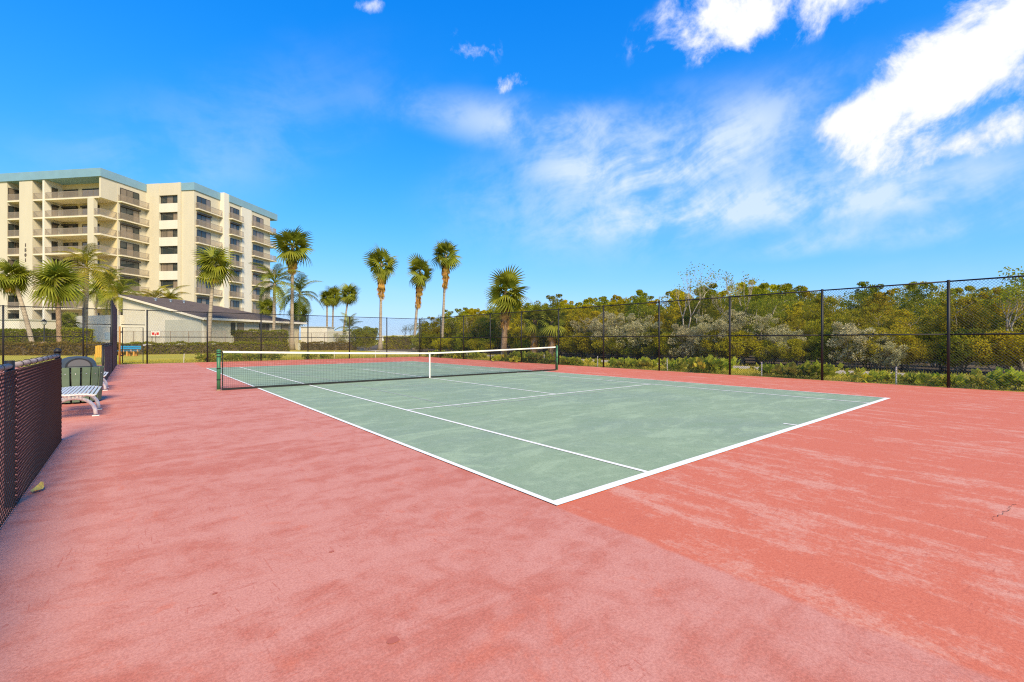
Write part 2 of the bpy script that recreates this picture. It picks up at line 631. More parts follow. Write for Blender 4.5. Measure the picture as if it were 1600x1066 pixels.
# faded second set of lines for the smaller game
for xx in (2.41, 8.51):
    for a, b in ((5.16, SV), (SV + lw, L_ - SV - lw), (L_ - SV, 18.61)):
        line(xx, xx + lw, a, b, .0065, 'line_faint')
for yy in (5.16, 18.56):
    line(2.46, 8.51, yy, yy + lw, .0065, 'line_faint')
for yy in (9.73, 13.99):
    line(2.46, W_ / 2 - hw, yy, yy + lw, .0065, 'line_faint')
    line(W_ / 2 + hw, 8.51, yy, yy + lw, .0065, 'line_faint')

rng = random.Random(5)
ck = MB()
pts = [(2.36, -2.31)]
while pts[-1][0] < 2.98:
    pts.append((pts[-1][0] + rng.uniform(.012, .045), -2.31 - .14 * (pts[-1][0] - 2.36) + rng.uniform(-.014, .014)))
for k in range(len(pts) - 1):
    (x0, y0), (x1, y1) = pts[k], pts[k + 1]
    if rng.random() < .18:
        continue
    w0, w1 = rng.uniform(.0006, .003), rng.uniform(.0006, .003)
    ck.quad((x0, y0 - w0, .003), (x1, y1 - w1, .003), (x1, y1 + w1, .003), (x0, y0 + w0, .003))
part('crack', ck, 'crack_dark', court)
st = MB()
for cx, cy, rr in ((-1.775, -.726, .028), (-1.70, .35, .016), (-2.35, .25, .012)):
    ring = [(cx + rr * (1 + .18 * math.sin(3 * a + cx)) * math.cos(a), cy + rr * (1 + .2 * math.cos(2 * a)) * math.sin(a), .003) for a in [k * math.pi / 7 for k in range(14)]]
    st.poly(ring)
part('stain', st, 'stain_red', court)

# path and scrub floor beyond the right fence
structure('path', sheet(19.3, 21.9, -30, 70, -.008), 'path')
structure('scrub_floor', sheet(22.4, 60, -30, 120, -.012), 'earth_hedge_core')

# ------------------------------------------------------------------ fences


def wire_panel(w, h, pitch, r, off=.0025, sides=3):
    """diagonal wires clipped to a w x h rectangle in the local XZ plane"""
    mb = MB()
    st_ = pitch * math.sqrt(2)
    for sgn in (1, -1):
        c = -h if sgn > 0 else 0.0
        end = w if sgn > 0 else w + h
        c += (st_ * .3)
        while c < end:
            # line x = c + sgn*z
            if sgn > 0:
                z0 = max(0, -c); z1 = min(h, w - c)
            else:
                z0 = max(0, c - w); z1 = min(h, c)
            if z1 - z0 > .01:
                mb.tube([(c + sgn * z0, sgn * off, z0), (c + sgn * z1, sgn * off, z1)], r, sides, False)
            c += st_
    return mb


def fence_run(name, label, loc, rotz, xs, h, mesh_m='fence_mesh', top_r=.021, post_r=.038, mid=1.52, pitch=.055, wr=.0034, group=None, no_mesh=(), no_mid=()):
    """a fence along local +X with posts at xs"""
    f = thing(name, label, 'fence', loc, rotz, group)
    pm = MB().tube([(0, 0, -.05), (0, 0, h + .02)], post_r, 10).mesh('post', 'fence_black', True)
    cache = {}
    for x in xs:
        link('post', pm, f, (x, 0, 0))
    for i in range(len(xs) - 1):
        w = xs[i + 1] - xs[i]
        k = round(w, 2)
        if k not in cache:
            cache[k] = (MB().tube([(0, 0, 0), (w - 2 * post_r + .004, 0, 0)], top_r, 8).mesh('rail', 'fence_black', True),
                        wire_panel(w, h - .05, pitch, wr).mesh('chain_link', mesh_m))
        rail, wm = cache[k]
        x0 = xs[i] + post_r - .002
        link('top_rail', rail, f, (x0, 0, h - .02))
        if mid and i not in no_mid:
            link('mid_rail', rail, f, (x0, 0, mid))
        if i not in no_mesh:
            o = link('chain_link', wm, f, (xs[i], -.03, .01)); o['kind'] = 'stuff'
            # bottom tension wire
            link('tension_wire', MB().tube([(0, 0, 0), (w, 0, 0)], .003, 4).mesh('tension_wire', 'fence_black'), f, (xs[i], -.03, .04))
    return f


# right fence runs along +Y: local +X -> world +Y
ry = [-3.56 + 3.115 * k for k in range(12)]
ry = [y for y in ry]
ry[-1] = FY
fence_run('tall_fence', 'tall black chain link fence along the right side of the court before the mangroves', (FX, 0, 0), R(90), ry, 3.05)
fx = [FX - 2.86 * k for k in range(1, 6)] + [-2.07]
far_x = sorted([.06 + -2.07, .80, 3.72, 6.60, 9.46, 12.34, FX - .12])
far_x[0] = -2.07
fence_run('far_fence', 'tall black chain link fence behind the far baseline with lawn and hedges beyond', (0, FY, 0), 0, far_x, 3.05)
fence_run('neighbouring_far_fence', 'tall black chain link fence left of the gates, in front of the leaning palm', (0, FY, 0), 0, [-13.4, -10.5, -7.62, -4.73], 3.05)
fence_run('side_fence_tall', 'tall dark chain link fence panel ending the left side fence by the gates', (LX + .02, 0, 0), R(90), [23.8, 25.5, 27.2, 28.9, FY - .12], 3.05, post_r=.045, mid=1.52, pitch=.07, wr=.0026, mesh_m='fence_grey')


def low_fence(label, y0, ys, wr, near):
    f = thing('low_fence', label, 'fence', (LX - (.055 if near else 0), 0, 0), R(90), 'low side fences')
    h = 1.19
    pm = MB().tube([(0, 0, -.04), (0, 0, 1.20)], .030, 14).mesh('post', 'fence_black', True)
    cap = MB().lathe([(.040, 0), (.040, .022), (.035, .034), (.025, .050), (.012, .058), (.003, .060)], 14).mesh('cap', 'fence_black', True)
    for i, y in enumerate(ys):
        p = link('post', pm, f, (y, 0, 0))
        if i in (0, len(ys) - 1) or not near:
            link('cap', cap, p, (0, 0, 1.20))
    for i in range(len(ys) - 1):
        w = ys[i + 1] - ys[i]
        a, b = ys[i], ys[i + 1]
        # top rail passes just over the court-side face of the posts
        part('top_rail', MB().tube([(a + .03, 0, 1.155), (b - .03, 0, 1.155)], .023, 12), 'rail_faded' if near else 'fence_black', f, True)
        wm = wire_panel(w, h - .07, .040, wr, .002, 4 if near else 3)
        o = link('chain_link', wm.mesh('chain_link', 'fence_mesh' if near else 'fence_grey'), f, (a, -.037, .008)); o['kind'] = 'stuff'
        part('tension_wire', MB().tube([(a, -.037, .012), (b, -.037, .012)], .004, 5), 'fence_black', f)
        part('tension_wire', MB().tube([(a, -.037, 1.125), (b, -.037, 1.125)], .003, 5), 'fence_black', f)
        if near:
            n = int(w / .36)
            loop = [(0, -.001 + .030 * math.cos(q), .030 * math.sin(q)) for q in [k * math.pi / 6 for k in range(13)]]
            tm = MB().tube(loop, .0035, 5, False).mesh('tie', 'fence_black')
            for k in range(1, n):
                link('tie', tm, f, (a + w * k / n, 0, 1.155))
    if near:
        loop = [(.039 * math.cos(q), .039 * math.sin(q), .02 * math.sin(q * .5)) for q in [k * math.pi / 7 for k in range(15)]]
        tm = MB().tube(loop, .0026, 5, False).mesh('wire_tie', 'wire_silver')
        for y in ys[1:]:
            for z in (.16, .42, .72, .98):
                link('wire_tie', tm, f, (y, 0, z + .03 * math.sin(y * 7 + z * 5)))
    return f


low_fence('waist high black chain link fence in the left foreground with faded top rail', 0, [-3.6, -.36, 2.85, 5.97], .0027, True)
low_fence('waist high dark fence beyond the benches, joining the tall panel', 0, [16.6, 18.4, 20.2, 22.0, 23.74], .0026, False)


def gate(label, x0, x1, jamb):
    """walk gate in the far fence: jambs, header and a framed leaf"""
    g = thing('fence_gate', label, 'gate', (0, FY, 0), 0, 'gates in the far fence')
    part('header_rail', MB().tube([(x0 + .05, 0, 3.03), (x1 - .05, 0, 3.03)], .02, 8), 'fence_black', g, True)
    part('transom_rail', MB().tube([(x0 + .05, 0, 2.20), (x1 - .05, 0, 2.20)], .02, 8), 'fence_black', g, True)
    lf = part('leaf_frame', MB().tube([(x0 + .10, 0, .06), (x0 + .10, 0, 2.05), (x1 - .14, 0, 2.05), (x1 - .14, 0, .06), (x0 + .10, 0, .06)], .022, 8), 'fence_black', g, True)
    part('mid_bar', MB().tube([(x0 + .12, 0, 1.1), (x1 - .16, 0, 1.1)], .014, 8), 'fence_black', lf)
    o = link('chain_link', wire_panel(x1 - x0 - .28, 1.98, .05, .0021).mesh('chain_link', 'fence_mesh'), lf, (x0 + .12, 0, .07)); o['kind'] = 'stuff'
    o = link('chain_link', wire_panel(x1 - x0 - .1, .8, .05, .0021).mesh('chain_link', 'fence_mesh'), g, (x0 + .05, 0, 2.21)); o['kind'] = 'stuff'
    for z in (.45, 1.75):
        part('hinge', MB().box(x0 + .02, x0 + .10, -.035, .035, z, z + .07), 'fence_black', lf)
    part('latch', MB().box(x1 - .15, x1 - .03, -.04, .04, 1.02, 1.1), 'wire_silver', lf)
    if jamb:
        part('jamb', MB().tube([(x0 - .02, 0, -.05), (x0 - .02, 0, 2.1)], .045, 10), 'paint_orange', g, True)
    return g


gate('framed chain link gate right of the tall side panel, blue bench beyond', -3.24, -2.11, True)
gate('framed chain link gate left of the tall side panel, beside the palm trunk', -4.69, -3.50, False)

# ------------------------------------------------------------------ tennis net
net = thing('tennis_net', 'black tennis net with white headband and green posts across the court', 'tennis net', (0, MID, 0))
NX0, NX1 = -.914, W_ + .914


def nh(x):
    t = abs(x - W_ / 2) / (W_ / 2 + .914)
    return .914 + (1.07 - .914) * t ** 1.25


for k, x in enumerate((NX0, NX1)):
    p = part('net_post', MB().tube([(x, 0, -.05), (x, 0, 1.06)], .046, 16), 'post_green', net, True)
    part('post_cap', MB().lathe([(.052, 0), (.052, .03), (.03, .05), (.005, .052)], 14, (x, 0, 1.055)), 'post_green', p, True)
    part('base_collar', MB().lathe([(.055, -.01), (.055, .035)], 14, (x, 0, .0)), 'bark_boot', p)
    for z in (.28, .58, .90, .985):
        part('tie_band', MB().lathe([(.0495, 0), (.0495, .028)], 14, (x, 0, z)), 'net_black', p)
NI0, NI1 = NX0 + .09, NX1 - .09
N = 120
xs = [NI0 + (NI1 - NI0) * k / N for k in range(N + 1)]
hb = MB()
for sgn in (-1, 1):
    for k in range(N):
        a, b = xs[k], xs[k + 1]
        hb.quad((a, sgn * .007, nh(a) - .054), (b, sgn * .007, nh(b) - .054), (b, sgn * .005, nh(b)), (a, sgn * .005, nh(a)))
for k in range(N):
    a, b = xs[k], xs[k + 1]
    hb.quad((a, -.005, nh(a)), (b, -.005, nh(b)), (b, .005, nh(b)), (a, .005, nh(a)))
part('headband', hb, 'net_tape', net)
nm = MB()
pitch = .0455
x = NI0
while x < NI1:
    nm.tube([(x, 0, .03), (x, 0, nh(x) - .06)], .0018, 3, False)
    x += pitch
rows = 19
for j in range(rows):
    nm.tube([(q, 0, .05 + (nh(q) - .13) * j / (rows - 1)) for q in xs[::6]], .0018, 3, False)
o = part('netting', nm, 'net_black', net); o['kind'] = 'stuff'
part('bottom_tape_shadow', MB().box(NI0, NI1, -.012, .012, .004, .060), 'net_black', net)  # black strip paints the bottom tape and the ground shadow line together
part('centre_strap', MB().box(W_ / 2 - .026, W_ / 2 + .026, -.013, .013, .003, nh(W_ / 2) + .004), 'net_tape', net)
part('strap_anchor', MB().box(W_ / 2 - .035, W_ / 2 + .035, -.03, .03, .003, .02), 'wire_silver', net)
for x in (NI0, NI1):
    e = part('side_rod', MB().tube([(x, 0, .01), (x, 0, 1.05)], .014, 8), 'net_black', net)
    for z in (.1, .25, .42, .58, .74, .90):
        part('lacing', MB().tube([(x - .016, -.016, z), (x + .016, .016, z + .03)], .006, 5), 'wire_silver', e)
part('net_cable', MB().tube([(NX0, 0, 1.045), (NI0, 0, nh(NI0) - .02)], .006, 6), 'net_black', net)
part('net_cable', MB().tube([(NX1, 0, 1.045), (NI1, 0, nh(NI1) - .02)], .006, 6), 'net_black', net)

# ------------------------------------------------------------------ benches, bin


def bench(label, x, y, length):
    """backless contour bench: slats run lengthwise (+Y), arched white leg hoops"""
    b = thing('bench', label, 'bench', (x, y, 0), 0, 'backless white benches by the left fence')
    w = .30
    nsl = 13
    prof = []
    for k in range(nsl):
        t = -1 + 2 * k / (nsl - 1)
        prof.append((w * t, .455 - .035 * abs(t) ** 3 - .008 * (1 - t * t)))
    sl = MB().box(-.017, .017, -length / 2, length / 2, -.006, .006).mesh('slat', 'seat_grey')
    for px_, pz in prof:
        link('slat', sl, b, (px_, 0, pz))
    for s in (-1, 1):
        fr = MB()
        pp = [(q[0], s * (length / 2 - .02), q[1] - .018) for q in prof]
        fr.tube(pp, .016, 8)
        part('seat_edge', fr, 'white_steel', b, True)
    for s in (-1, 1):
        yy = s * length * .27
        arch = []
        for k in range(13):
            a = math.pi * k / 12
            arch.append((-.29 * math.cos(a), yy, .03 + .31 * math.sin(a) ** .85))
        lg = MB().tube(arch, .030, 10)
        le = part('leg', lg, 'white_steel', b, True)
        part('seat_bracket', MB().tube([(-.22, yy, .40), (-.10, yy, .37), (0, yy, .34), (.10, yy, .37), (.22, yy, .40)], .022, 8), 'white_steel', le, True)
        for q in (-1, 1):
            part('foot_plate', MB().box(q * .29 - .05, q * .29 + .05, yy - .035, yy + .035, .001, .014), 'white_steel', le)
    part('stretcher', MB().tube([(0, -length * .27, .32), (0, length * .27, .32)], .02, 8), 'white_steel', b, True)
    return b


bench('white backless bench with grey slatted seat in front of the green litter bin', -3.50, 8.95, 1.75)
bench('white backless bench mostly hidden behind the green litter bin', -3.56, 14.35, 1.75)

bn = thing('litter_bin', 'round green slatted litter bin with dark domed lid between the benches', 'litter bin', (-3.63, 11.15, 0))
slat_m = MB()
slat_m.v = [(-.058, -.012, .0), (.058, -.012, .0), (.058, .012, 0), (-.058, .012, 0), (-.068, -.012, .74), (.068, -.012, .74), (.068, .012, .74), (-.068, .012, .74)]
slat_m.f = [(3, 2, 1, 0), (4, 5, 6, 7), (0, 1, 5, 4), (1, 2, 6, 5), (2, 3, 7, 6), (3, 0, 4, 7)]
slat_m = slat_m.mesh('slat', 'slat_green')
bolt_m = MB().lathe([(.010, 0), (.010, .006), (.003, .009)], 8).mesh('bolt', 'wire_silver')
for k in range(16):
    a = 2 * math.pi * k / 16
    s = link('slat', slat_m, bn, (.375 * math.cos(a), .375 * math.sin(a), .04), (R(4) * 1, 0, a + R(90)))
    s.rotation_euler = (R(4), 0, a + R(90))
    link('bolt', bolt_m, s, (0, -.0115, .60), (R(90), 0, 0))
part('liner', MB().lathe([(.335, .05), (.36, .76)], 20), 'bag_black', bn, True)
for z in (.14, .64):
    part('hoop', MB().lathe([(.352, z), (.352, z + .035), (.366, z + .035), (.366, z)], 24), 'lid_grey', bn)
lid = part('lid', MB().lathe([(.385, .765), (.385, .785), (.315, .79), (.305, .84), (.285, .90), (.235, .96), (.14, 1.0), (.02, 1.01)], 24), 'lid_grey', bn, True)
hood, mouth = MB(), MB()
for yv in (-.335, -.05):
    for k in range(13):
        a = math.pi * k / 12
        hood.v.append((.215 * math.cos(a), yv, .79 + .185 * math.sin(a)))
hood.f = [tuple(range(13)), tuple(reversed(range(13, 26)))] + [(k + 1, k, k + 13, k + 14) for k in range(12)]
mouth.poly([(.180 * math.cos(math.pi * k / 12), -.339, .80 + .145 * math.sin(math.pi * k / 12)) for k in range(13)])
hd = part('hood', hood, 'lamp_black', lid, rot=(0, 0, R(8)))
part('flap', mouth, 'flap_grey', hd)

# curled yellow leaf at the fence foot
cl = MB()
for k in range(10):
    t = k / 9
    a = -1.6 + 3.6 * t
    cx, cz = .055 * t * 3, .012 + .030 * (1 - math.cos(a * .9)) * (.3 + t)
    wd = .035 * math.sin(math.pi * min(.97, .08 + t * .9)) + .004
    cl.v += [(cx, -wd, cz + .012), (cx, 0, cz), (cx, wd, cz + .012)]
for k in range(9):
    for j in range(2):
        a = k * 3 + j
        cl.f.append((a, a + 3, a + 4, a + 1))
lf = part('fallen_leaf', cl, 'peel_yellow', None, True, loc=(-3.38, 3.16, .0), rot=(0, 0, R(75)))
tag(lf, 'curled yellow dry leaf lying at the foot of the near chain link fence', 'leaf')

# white marker stakes outside the right fence
stake_m = MB().tube([(0, 0, -.05), (0, 0, .50), (0, 0, .53)], [.022, .022, .016], 8).mesh('marker_stake', 'trim_white')
for k in range(8):
    y = .79 + 3.97 * k
    s = link('marker_stake', stake_m, None, (15.62, y, 0), (R(2 * math.sin(k * 3)), R(2 * math.cos(k * 5)), 0))
    tag(s, f'thin white marker stake outside the right fence, {ORD[k]} from the right', 'stake', 'white stakes along the right fence')
for x, k in ((-.35, 0), (8.5, 1), (11.6, 2)):
    s = link('marker_stake', stake_m, None, (x, FY + .4, 0), (R(-3), R(3), 0))
    tag(s, ['thin white marker stake in the lawn just right of the gate', 'thin white marker stake behind the far fence, left of the net strap', 'thin white marker stake behind the far fence by the lone palm trunks'][k], 'stake', 'white stakes behind the far fence')

# ------------------------------------------------------------------ apartment building
BX, BY = at(157, 72)
bld = thing('apartment_building', 'cream apartment block of eight balcony floors with pale blue roof band', 'building', (BX, BY, 0), -(YAW + R(8)))
FL = [3.5, 6.4, 9.3, 12.2, 15.1, 18.0, 20.9, 23.8]
TOP, ROOF = 26.85, 28.15
D = 2.63
part('core_wall', MB().box(-26, 0, D, 7.7, 0, TOP), 'stucco_warm_glow', bld)
part('core_wall', MB().box(-26, 0, 7.7, 24, 0, TOP + 1.2), 'stucco_cream', bld)
# right face cladding of the front wing, and solid piers on the front
part('corner_wall', MB().box(-.02, .12, D, 7.68, 0, TOP), 'stucco_cream', bld)
part('pier', MB().box(-26, -17.4, 0, D + .01, 0, TOP), 'stucco_cream', bld)
pier = part('number_pier', MB().box(-15, -12.5, -.06, D + .01, 0, TOP), 'stucco_cream', bld)
part('fin_wall', MB().box(-10.6, -10.25, -.06, D + .01, 0, TOP), 'stucco_white', bld)
part('column', MB().box(-2.3, -1.2, -.05, .55, 0, FL[7] - .2), 'stucco_cream', bld)
part('side_wall', MB().box(-.22, .10, -.02, D - .003, FL[7] - .22, TOP), 'stucco_cream', bld)
part('roof_band', MB().box(-26, .25, -.2, 7.55, TOP, ROOF), 'parapet_blue', bld)

rail_cache = {}


def rail_mesh(w, h=1.02):
    k = round(w, 2)
    if k not in rail_cache:
        m = MB().box(0, w, -.025, .025, h - .05, h).box(0, w, -.02, .02, .08, .12)
        n = max(2, int(w / .105))
        for i in range(n + 1):
            x = w * i / n
            m.box(max(0, x - .015), min(w, x + .015), -.012, .012, .0, h - .05)
        rail_cache[k] = m.mesh('railing', 'railing_brown')
    return rail_cache[k]


def railing(x0, y0, x1, y1, z):
    w = math.hypot(x1 - x0, y1 - y0)
    return link('railing', rail_mesh(w), bld, (x0, y0, z), (0, 0, math.atan2(y1 - y0, x1 - x0)))


def slab(x0, x1, y0, y1, z, t=.24):
    return part('balcony_slab', MB().box(x0, x1, y0, y1, z - t, z), 'slab_edge', bld)


win_cache = {}


def window(x, y, z, ang, w, h, panes, shutter=False):
    """window in a wall whose outward normal is -Y locally, turned by ang about Z; (x, y) = left bottom as seen from outside"""
    k = (round(w, 2), round(h, 2), panes)
    if k not in win_cache:
        fr = MB()
        t = .07
        fr.box(0, w, -.05, .04, 0, t).box(0, w, -.05, .04, h - t, h).box(0, t, -.05, .04, t, h - t).box(w - t, w, -.05, .04, t, h - t)
        pw = w / panes
        for i in range(1, panes):
            fr.box(i * pw - .03, i * pw + .03, -.045, .035, t, h - t)
        win_cache[k] = (fr.mesh('window', 'dark_frame'), MB().box(.035, pw - .035, -.015, .012, t * .5, h - t * .5).mesh('pane', 'window_glass'))
    fm, pm_ = win_cache[k]
    f = link('window', fm, bld, (x, y, z), (0, 0, ang))
    for i in range(panes):
        link('pane', pm_, f, (i * w / panes, 0, 0))
    if shutter:
        part('shutter_box', MB().box(-.06, w + .06, -.32, -.055, h - .18, h + .10), 'dark_frame', f)
    return f


rs = random.Random(11)
for i, z in enumerate(FL):
    # recessed bays on the front
    slab(-17.4, -15, .02, D, z); slab(-12.5, -10.6, .02, D, z); slab(-10.25, -.0, -.02 if i < 7 else .02, D - .004, z)
    railing(-17.38, .08, -15.02, .08, z); railing(-12.48, .08, -10.62, .08, z)
    if i < 7:
        railing(-10.23, .06, -2.32, .06, z); railing(-1.18, .06, -.06, .06, z); railing(-.06, .06, -.06, D - .02, z)
    else:
        railing(-10.23, .08, -.24, .08, z)
    # doors in the side walls that face right
    window(-17.395, .12, z, R(90), .84, 2.15, 1); window(-17.395, 1.05, z, R(90), .7, 2.15, 1)
    window(-10.245, .95, z, R(90), .85, 2.15, 1, rs.random() < .3)
    window(-10.05, D - .045, z, 0, 2.7, 2.2, 3, rs.random() < .3); window(-6.45, D - .045, z, 0, 3.15, 2.2, 3, rs.random() < .3)
    if i in (3, 6):
        window(-12.495, 1.3, z, R(90), .8, 2.1, 1)
    # right face of the front wing
    slab(.12, .80, 2.70, 7.64, z, .20)
    railing(.74, 2.74, .74, 7.62, z); railing(.14, 2.74, .74, 2.74, z)
    window(.165, 3.0, z, R(90), 3.25, 2.3, 3, rs.random() < .5)

# second wing: stair tower with a window column, recessed strip, then the balcony faces
TB = 7.7
part('tower_wall', MB().box(.1, 2.6, TB - .1, TB + 3, 0, ROOF + .05), 'stucco_cream', bld)
part('tower_wall', MB().box(6.2, 6.75, TB - .1, TB + 3, 0, ROOF + .05), 'stucco_cream', bld)
part('tower_back', MB().box(2.6, 6.2, TB + .55, TB + 3, 0, ROOF + .04), 'stucco_cream', bld)
prev = 0
for i, z in enumerate(FL):
    part('spandrel', MB().box(2.6, 6.2, TB - .04, TB + .55, prev, z + .92), 'stucco_white', bld)
    window(2.62, TB + .30, z + .93, 0, 3.56, 1.36, 3)
    prev = z + 2.32
part('spandrel', MB().box(2.6, 6.2, TB - .04, TB + .55, prev, ROOF + .045), 'stucco_cream', bld)
part('strip_wall', MB().box(6.75, 9.1, TB + .2, TB + 5.9, 0, TOP), 'stucco_cream', bld)
part('roof_band', MB().box(6.75, 9.25, TB + .05, TB + 5.88, TOP, ROOF), 'parapet_blue', bld)
part('step_wall', MB().box(6.75, 10.0, TB + 5.9, TB + 7.0, 0, ROOF + .06), 'stucco_white', bld)  # cream step given white stucco, its brighter lighting put into the colour
part('end_block', MB().box(0, 10.0, TB + 7.0, TB + 18.6, 0, TOP), 'stucco_cream', bld)
part('roof_band', MB().box(0, 10.15, TB + 7.02, TB + 20.8, TOP, ROOF), 'parapet_blue', bld)
part('blank_wall', MB().box(9.9, 10.12, TB + 10.2, TB + 12.9, 0, TOP - .003), 'stucco_white', bld)
for i, z in enumerate(FL):
    for (ax, b0, b1, w0, w1) in ((9.1, .45, 5.8, .7, 3.65), (10.0, 7.05, 10.15, 7.3, 9.6), (10.0, 12.95, 18.3, 13.3, 16.4)):
        slab(ax + .005, ax + .70, TB + b0, TB + b1, z, .20)
        railing(ax + .64, TB + b0 + .05, ax + .64, TB + b1 - .05, z)
        railing(ax + .03, TB + b0 + .05, ax + .64, TB + b0 + .05, z)
        window(ax + .045, TB + w0, z, R(90), w1 - w0, 2.25, 3, rs.random() < .35)
    slab(7.5, 10.6, TB + 18.6, TB + 19.9, z, .20)
    railing(10.5, TB + 18.65, 10.5, TB + 19.85, z); railing(7.6, TB + 19.85, 10.5, TB + 19.85, z)

# house number, one digit above the other
bpy.context.view_layer.update()
for k, ch in enumerate('1501'):
    cu = bpy.data.curves.new('digit', 'FONT')
    cu.body = ch; cu.size = .66; cu.extrude = .03; cu.align_x = 'CENTER'; cu.offset = .03
    tmp = bpy.data.objects.new('digit_curve', cu)
    COL.objects.link(tmp)
    bpy.context.view_layer.update()
    dm = bpy.data.meshes.new_from_object(tmp.evaluated_get(bpy.context.evaluated_depsgraph_get()))
    dm.materials.clear(); dm.materials.append(MATS['digit_brown'])
    bpy.data.objects.remove(tmp)
    dm.name = 'digit'
    link('digit', dm, pier, (-13.75, -.10, 16.3 - .80 * k), (R(90), 0, 0))

# parking podium in front of the block
pod = part('podium', MB().box(-30, -6.5, -6.0, -.1, 0, 4.2), 'stucco_white', bld)
part('podium_coping', MB().box(-30, -6.4, -6.1, -.1, 4.2, 4.4), 'stucco_grey', pod)
for a in (-19.5, -15.2, -11.5):
    part('opening_shade', MB().box(a, a + 2.6, -6.03, -5.9, 2.2, 2.75), 'slot_shade', pod)  # dark block on the solid wall, painted for the shade inside a slot

# ------------------------------------------------------------------ clubhouse
CX, CY = at(320, 50)
club = thing('clubhouse', 'low white clubhouse with brown shingle roof sloping down to the right', 'building', (CX, CY, 0), -(YAW + R(16)))
RA, RH, EH = -12.2, 6.55, 3.80


def roof_z(a):
    return EH + (RH - EH) * (a / RA)


gw = MB()
for y in (0.0, .25):
    gw.poly([(RA, y, 0), (-.35, y, 0), (-.35, y, roof_z(-.35) - .16), (RA, y, RH - .16)])
gw.f[1] = tuple(reversed(gw.f[1]))
for a, b in ((0, 1), (1, 2), (2, 3), (3, 0)):
    gw.f.append((a, 4 + a, 4 + b, b))
part('gable_wall', gw, 'stucco_white', club)
part('side_wall', MB().box(-.60, -.36, .252, 14.6, 0, EH - .20), 'stucco_cream', club)
part('back_wall', MB().box(RA, RA + .25, .252, 8, 0, RH - .2), 'stucco_white', club)
rf = MB()
c1 = [(.25, -.35), (.25, 15.3), (RA - .15, 7.4), (RA - .15, -.35)]
zt = [EH - .06, EH - .06, RH + .03, RH + .03]
for dz in (0, -.17):
    rf.poly([(x, y, z + dz) for (x, y), z in zip(c1, zt)])
rf.f[1] = tuple(reversed(rf.f[1]))
for k in range(4):
    rf.f.append((k, 4 + k, 4 + (k + 1) % 4, (k + 1) % 4))
roof = part('roof', rf, 'shingle', club)
# rear slope hidden from here, closes the roof
rb = MB().poly([(.25, 15.3, EH - .08), (RA - .15, 15.3, EH + .4), (RA - .15, 7.4, RH + .01)])
part('rear_slope', rb, 'shingle', club)
part('fascia', MB().box(.25, .31, -.37, 15.35, EH - .28, EH - .04), 'trim_white', club)
rk = MB()
for dx, dy in ((0, -.40), (0, -.352)):
    rk.poly([(.25, dy, EH - .32), (RA - .15, dy, RH - .22), (RA - .15, dy, RH + .0), (.25, dy, EH - .09)])
rk.f[0] = tuple(reversed(rk.f[0]))
for k in range(4):
    rk.f.append((k, (k + 1) % 4, 4 + (k + 1) % 4, 4 + k))
part('rake_board', rk, 'trim_white', club)
for b in (1.8, 3.6, 5.3):
    part('roof_vent', MB().lathe([(.11, 0), (.11, .22), (.2, .24), (.2, .30), (.02, .36)], 10, (-9.6, b, roof_z(-9.6) - .03)), 'wire_silver', roof)
part('flat_wing', MB().box(-20.9, RA, -.3, 8, 0, 4.2), 'stucco_white', club)
part('grey_panel', MB().box(-5.6, -.40, -.10, .0, 0, 3.58), 'stucco_grey', club)  # flat grey panel over the right part of the gable wall
for b0, b1 in ((3.6, 4.2), (4.5, 5.4), (7.7, 9.3), (11.3, 12.6)):
    wn = part('window', MB().box(-.38, -.32, b0, b1, 1.9, 3.35), 'dark_frame', club)
    part('pane', MB().box(-.325, -.310, b0 + .06, b1 - .06, 1.96, 3.29), 'window_glass', wn)
part('pale_banner', MB().box(-14.6, -12.6, -.345, -.31, 1.35, 2.2), 'sign_paleblue', club)

# low utility wall to the right
ux, uy = at(470, 63)
uw = thing('garden_wall', 'long low cream wall left of the lone palms, behind the pool rail', 'wall', (ux, uy, 0), -YAW)
part('wall', MB().box(0, 3.6, 0, 2.5, 0, 3.05), 'stucco_white', uw)
part('wall', MB().box(3.6, 6.6, .3, 2.5, 0, 2.55), 'stucco_grey', uw)
part('coping', MB().box(-.1, 3.7, -.1, 2.6, 3.05, 3.15), 'stucco_grey', uw)

# pool rail in front of the clubhouse
def rail_fence(label, p0, p1, z0, h, n):
    (x0, y0), (x1, y1) = p0, p1
    w = math.hypot(x1 - x0, y1 - y0)
    f = thing('pool_railing', label, 'railing', (x0, y0, 0), math.atan2(y1 - y0, x1 - x0), 'dark pool railings')
    part('deck_kerb', MB().box(0, w, -.15, .15, -.02, z0), 'stucco_grey', f)
    for k in range(n + 1):
        part('post', MB().box(w * k / n - .03, w * k / n + .03, -.03, .03, z0, z0 + h), 'railing_brown', f)
    part('top_rail', MB().box(0, w, -.025, .025, z0 + h, z0 + h + .05), 'railing_brown', f)
    part('lower_rail', MB().box(0, w, -.02, .02, z0 + .12, z0 + .16), 'railing_brown', f)
    m = MB()
    k = .12
    while k < w:
        m.box(k - .008, k + .008, -.008, .008, z0 + .16, z0 + h); k += .12
    o = part('pickets', m, 'railing_brown', f); o['kind'] = 'stuff'
    return f


rail_fence('dark metal pool railing in front of the white clubhouse gable', at(180, 48.6), at(352, 48.6), .85, 1.38, 6)
rail_fence('dark metal pool railing in front of the low cream wall', at(466, 60.5), at(548, 60.5), .9, 1.35, 4)
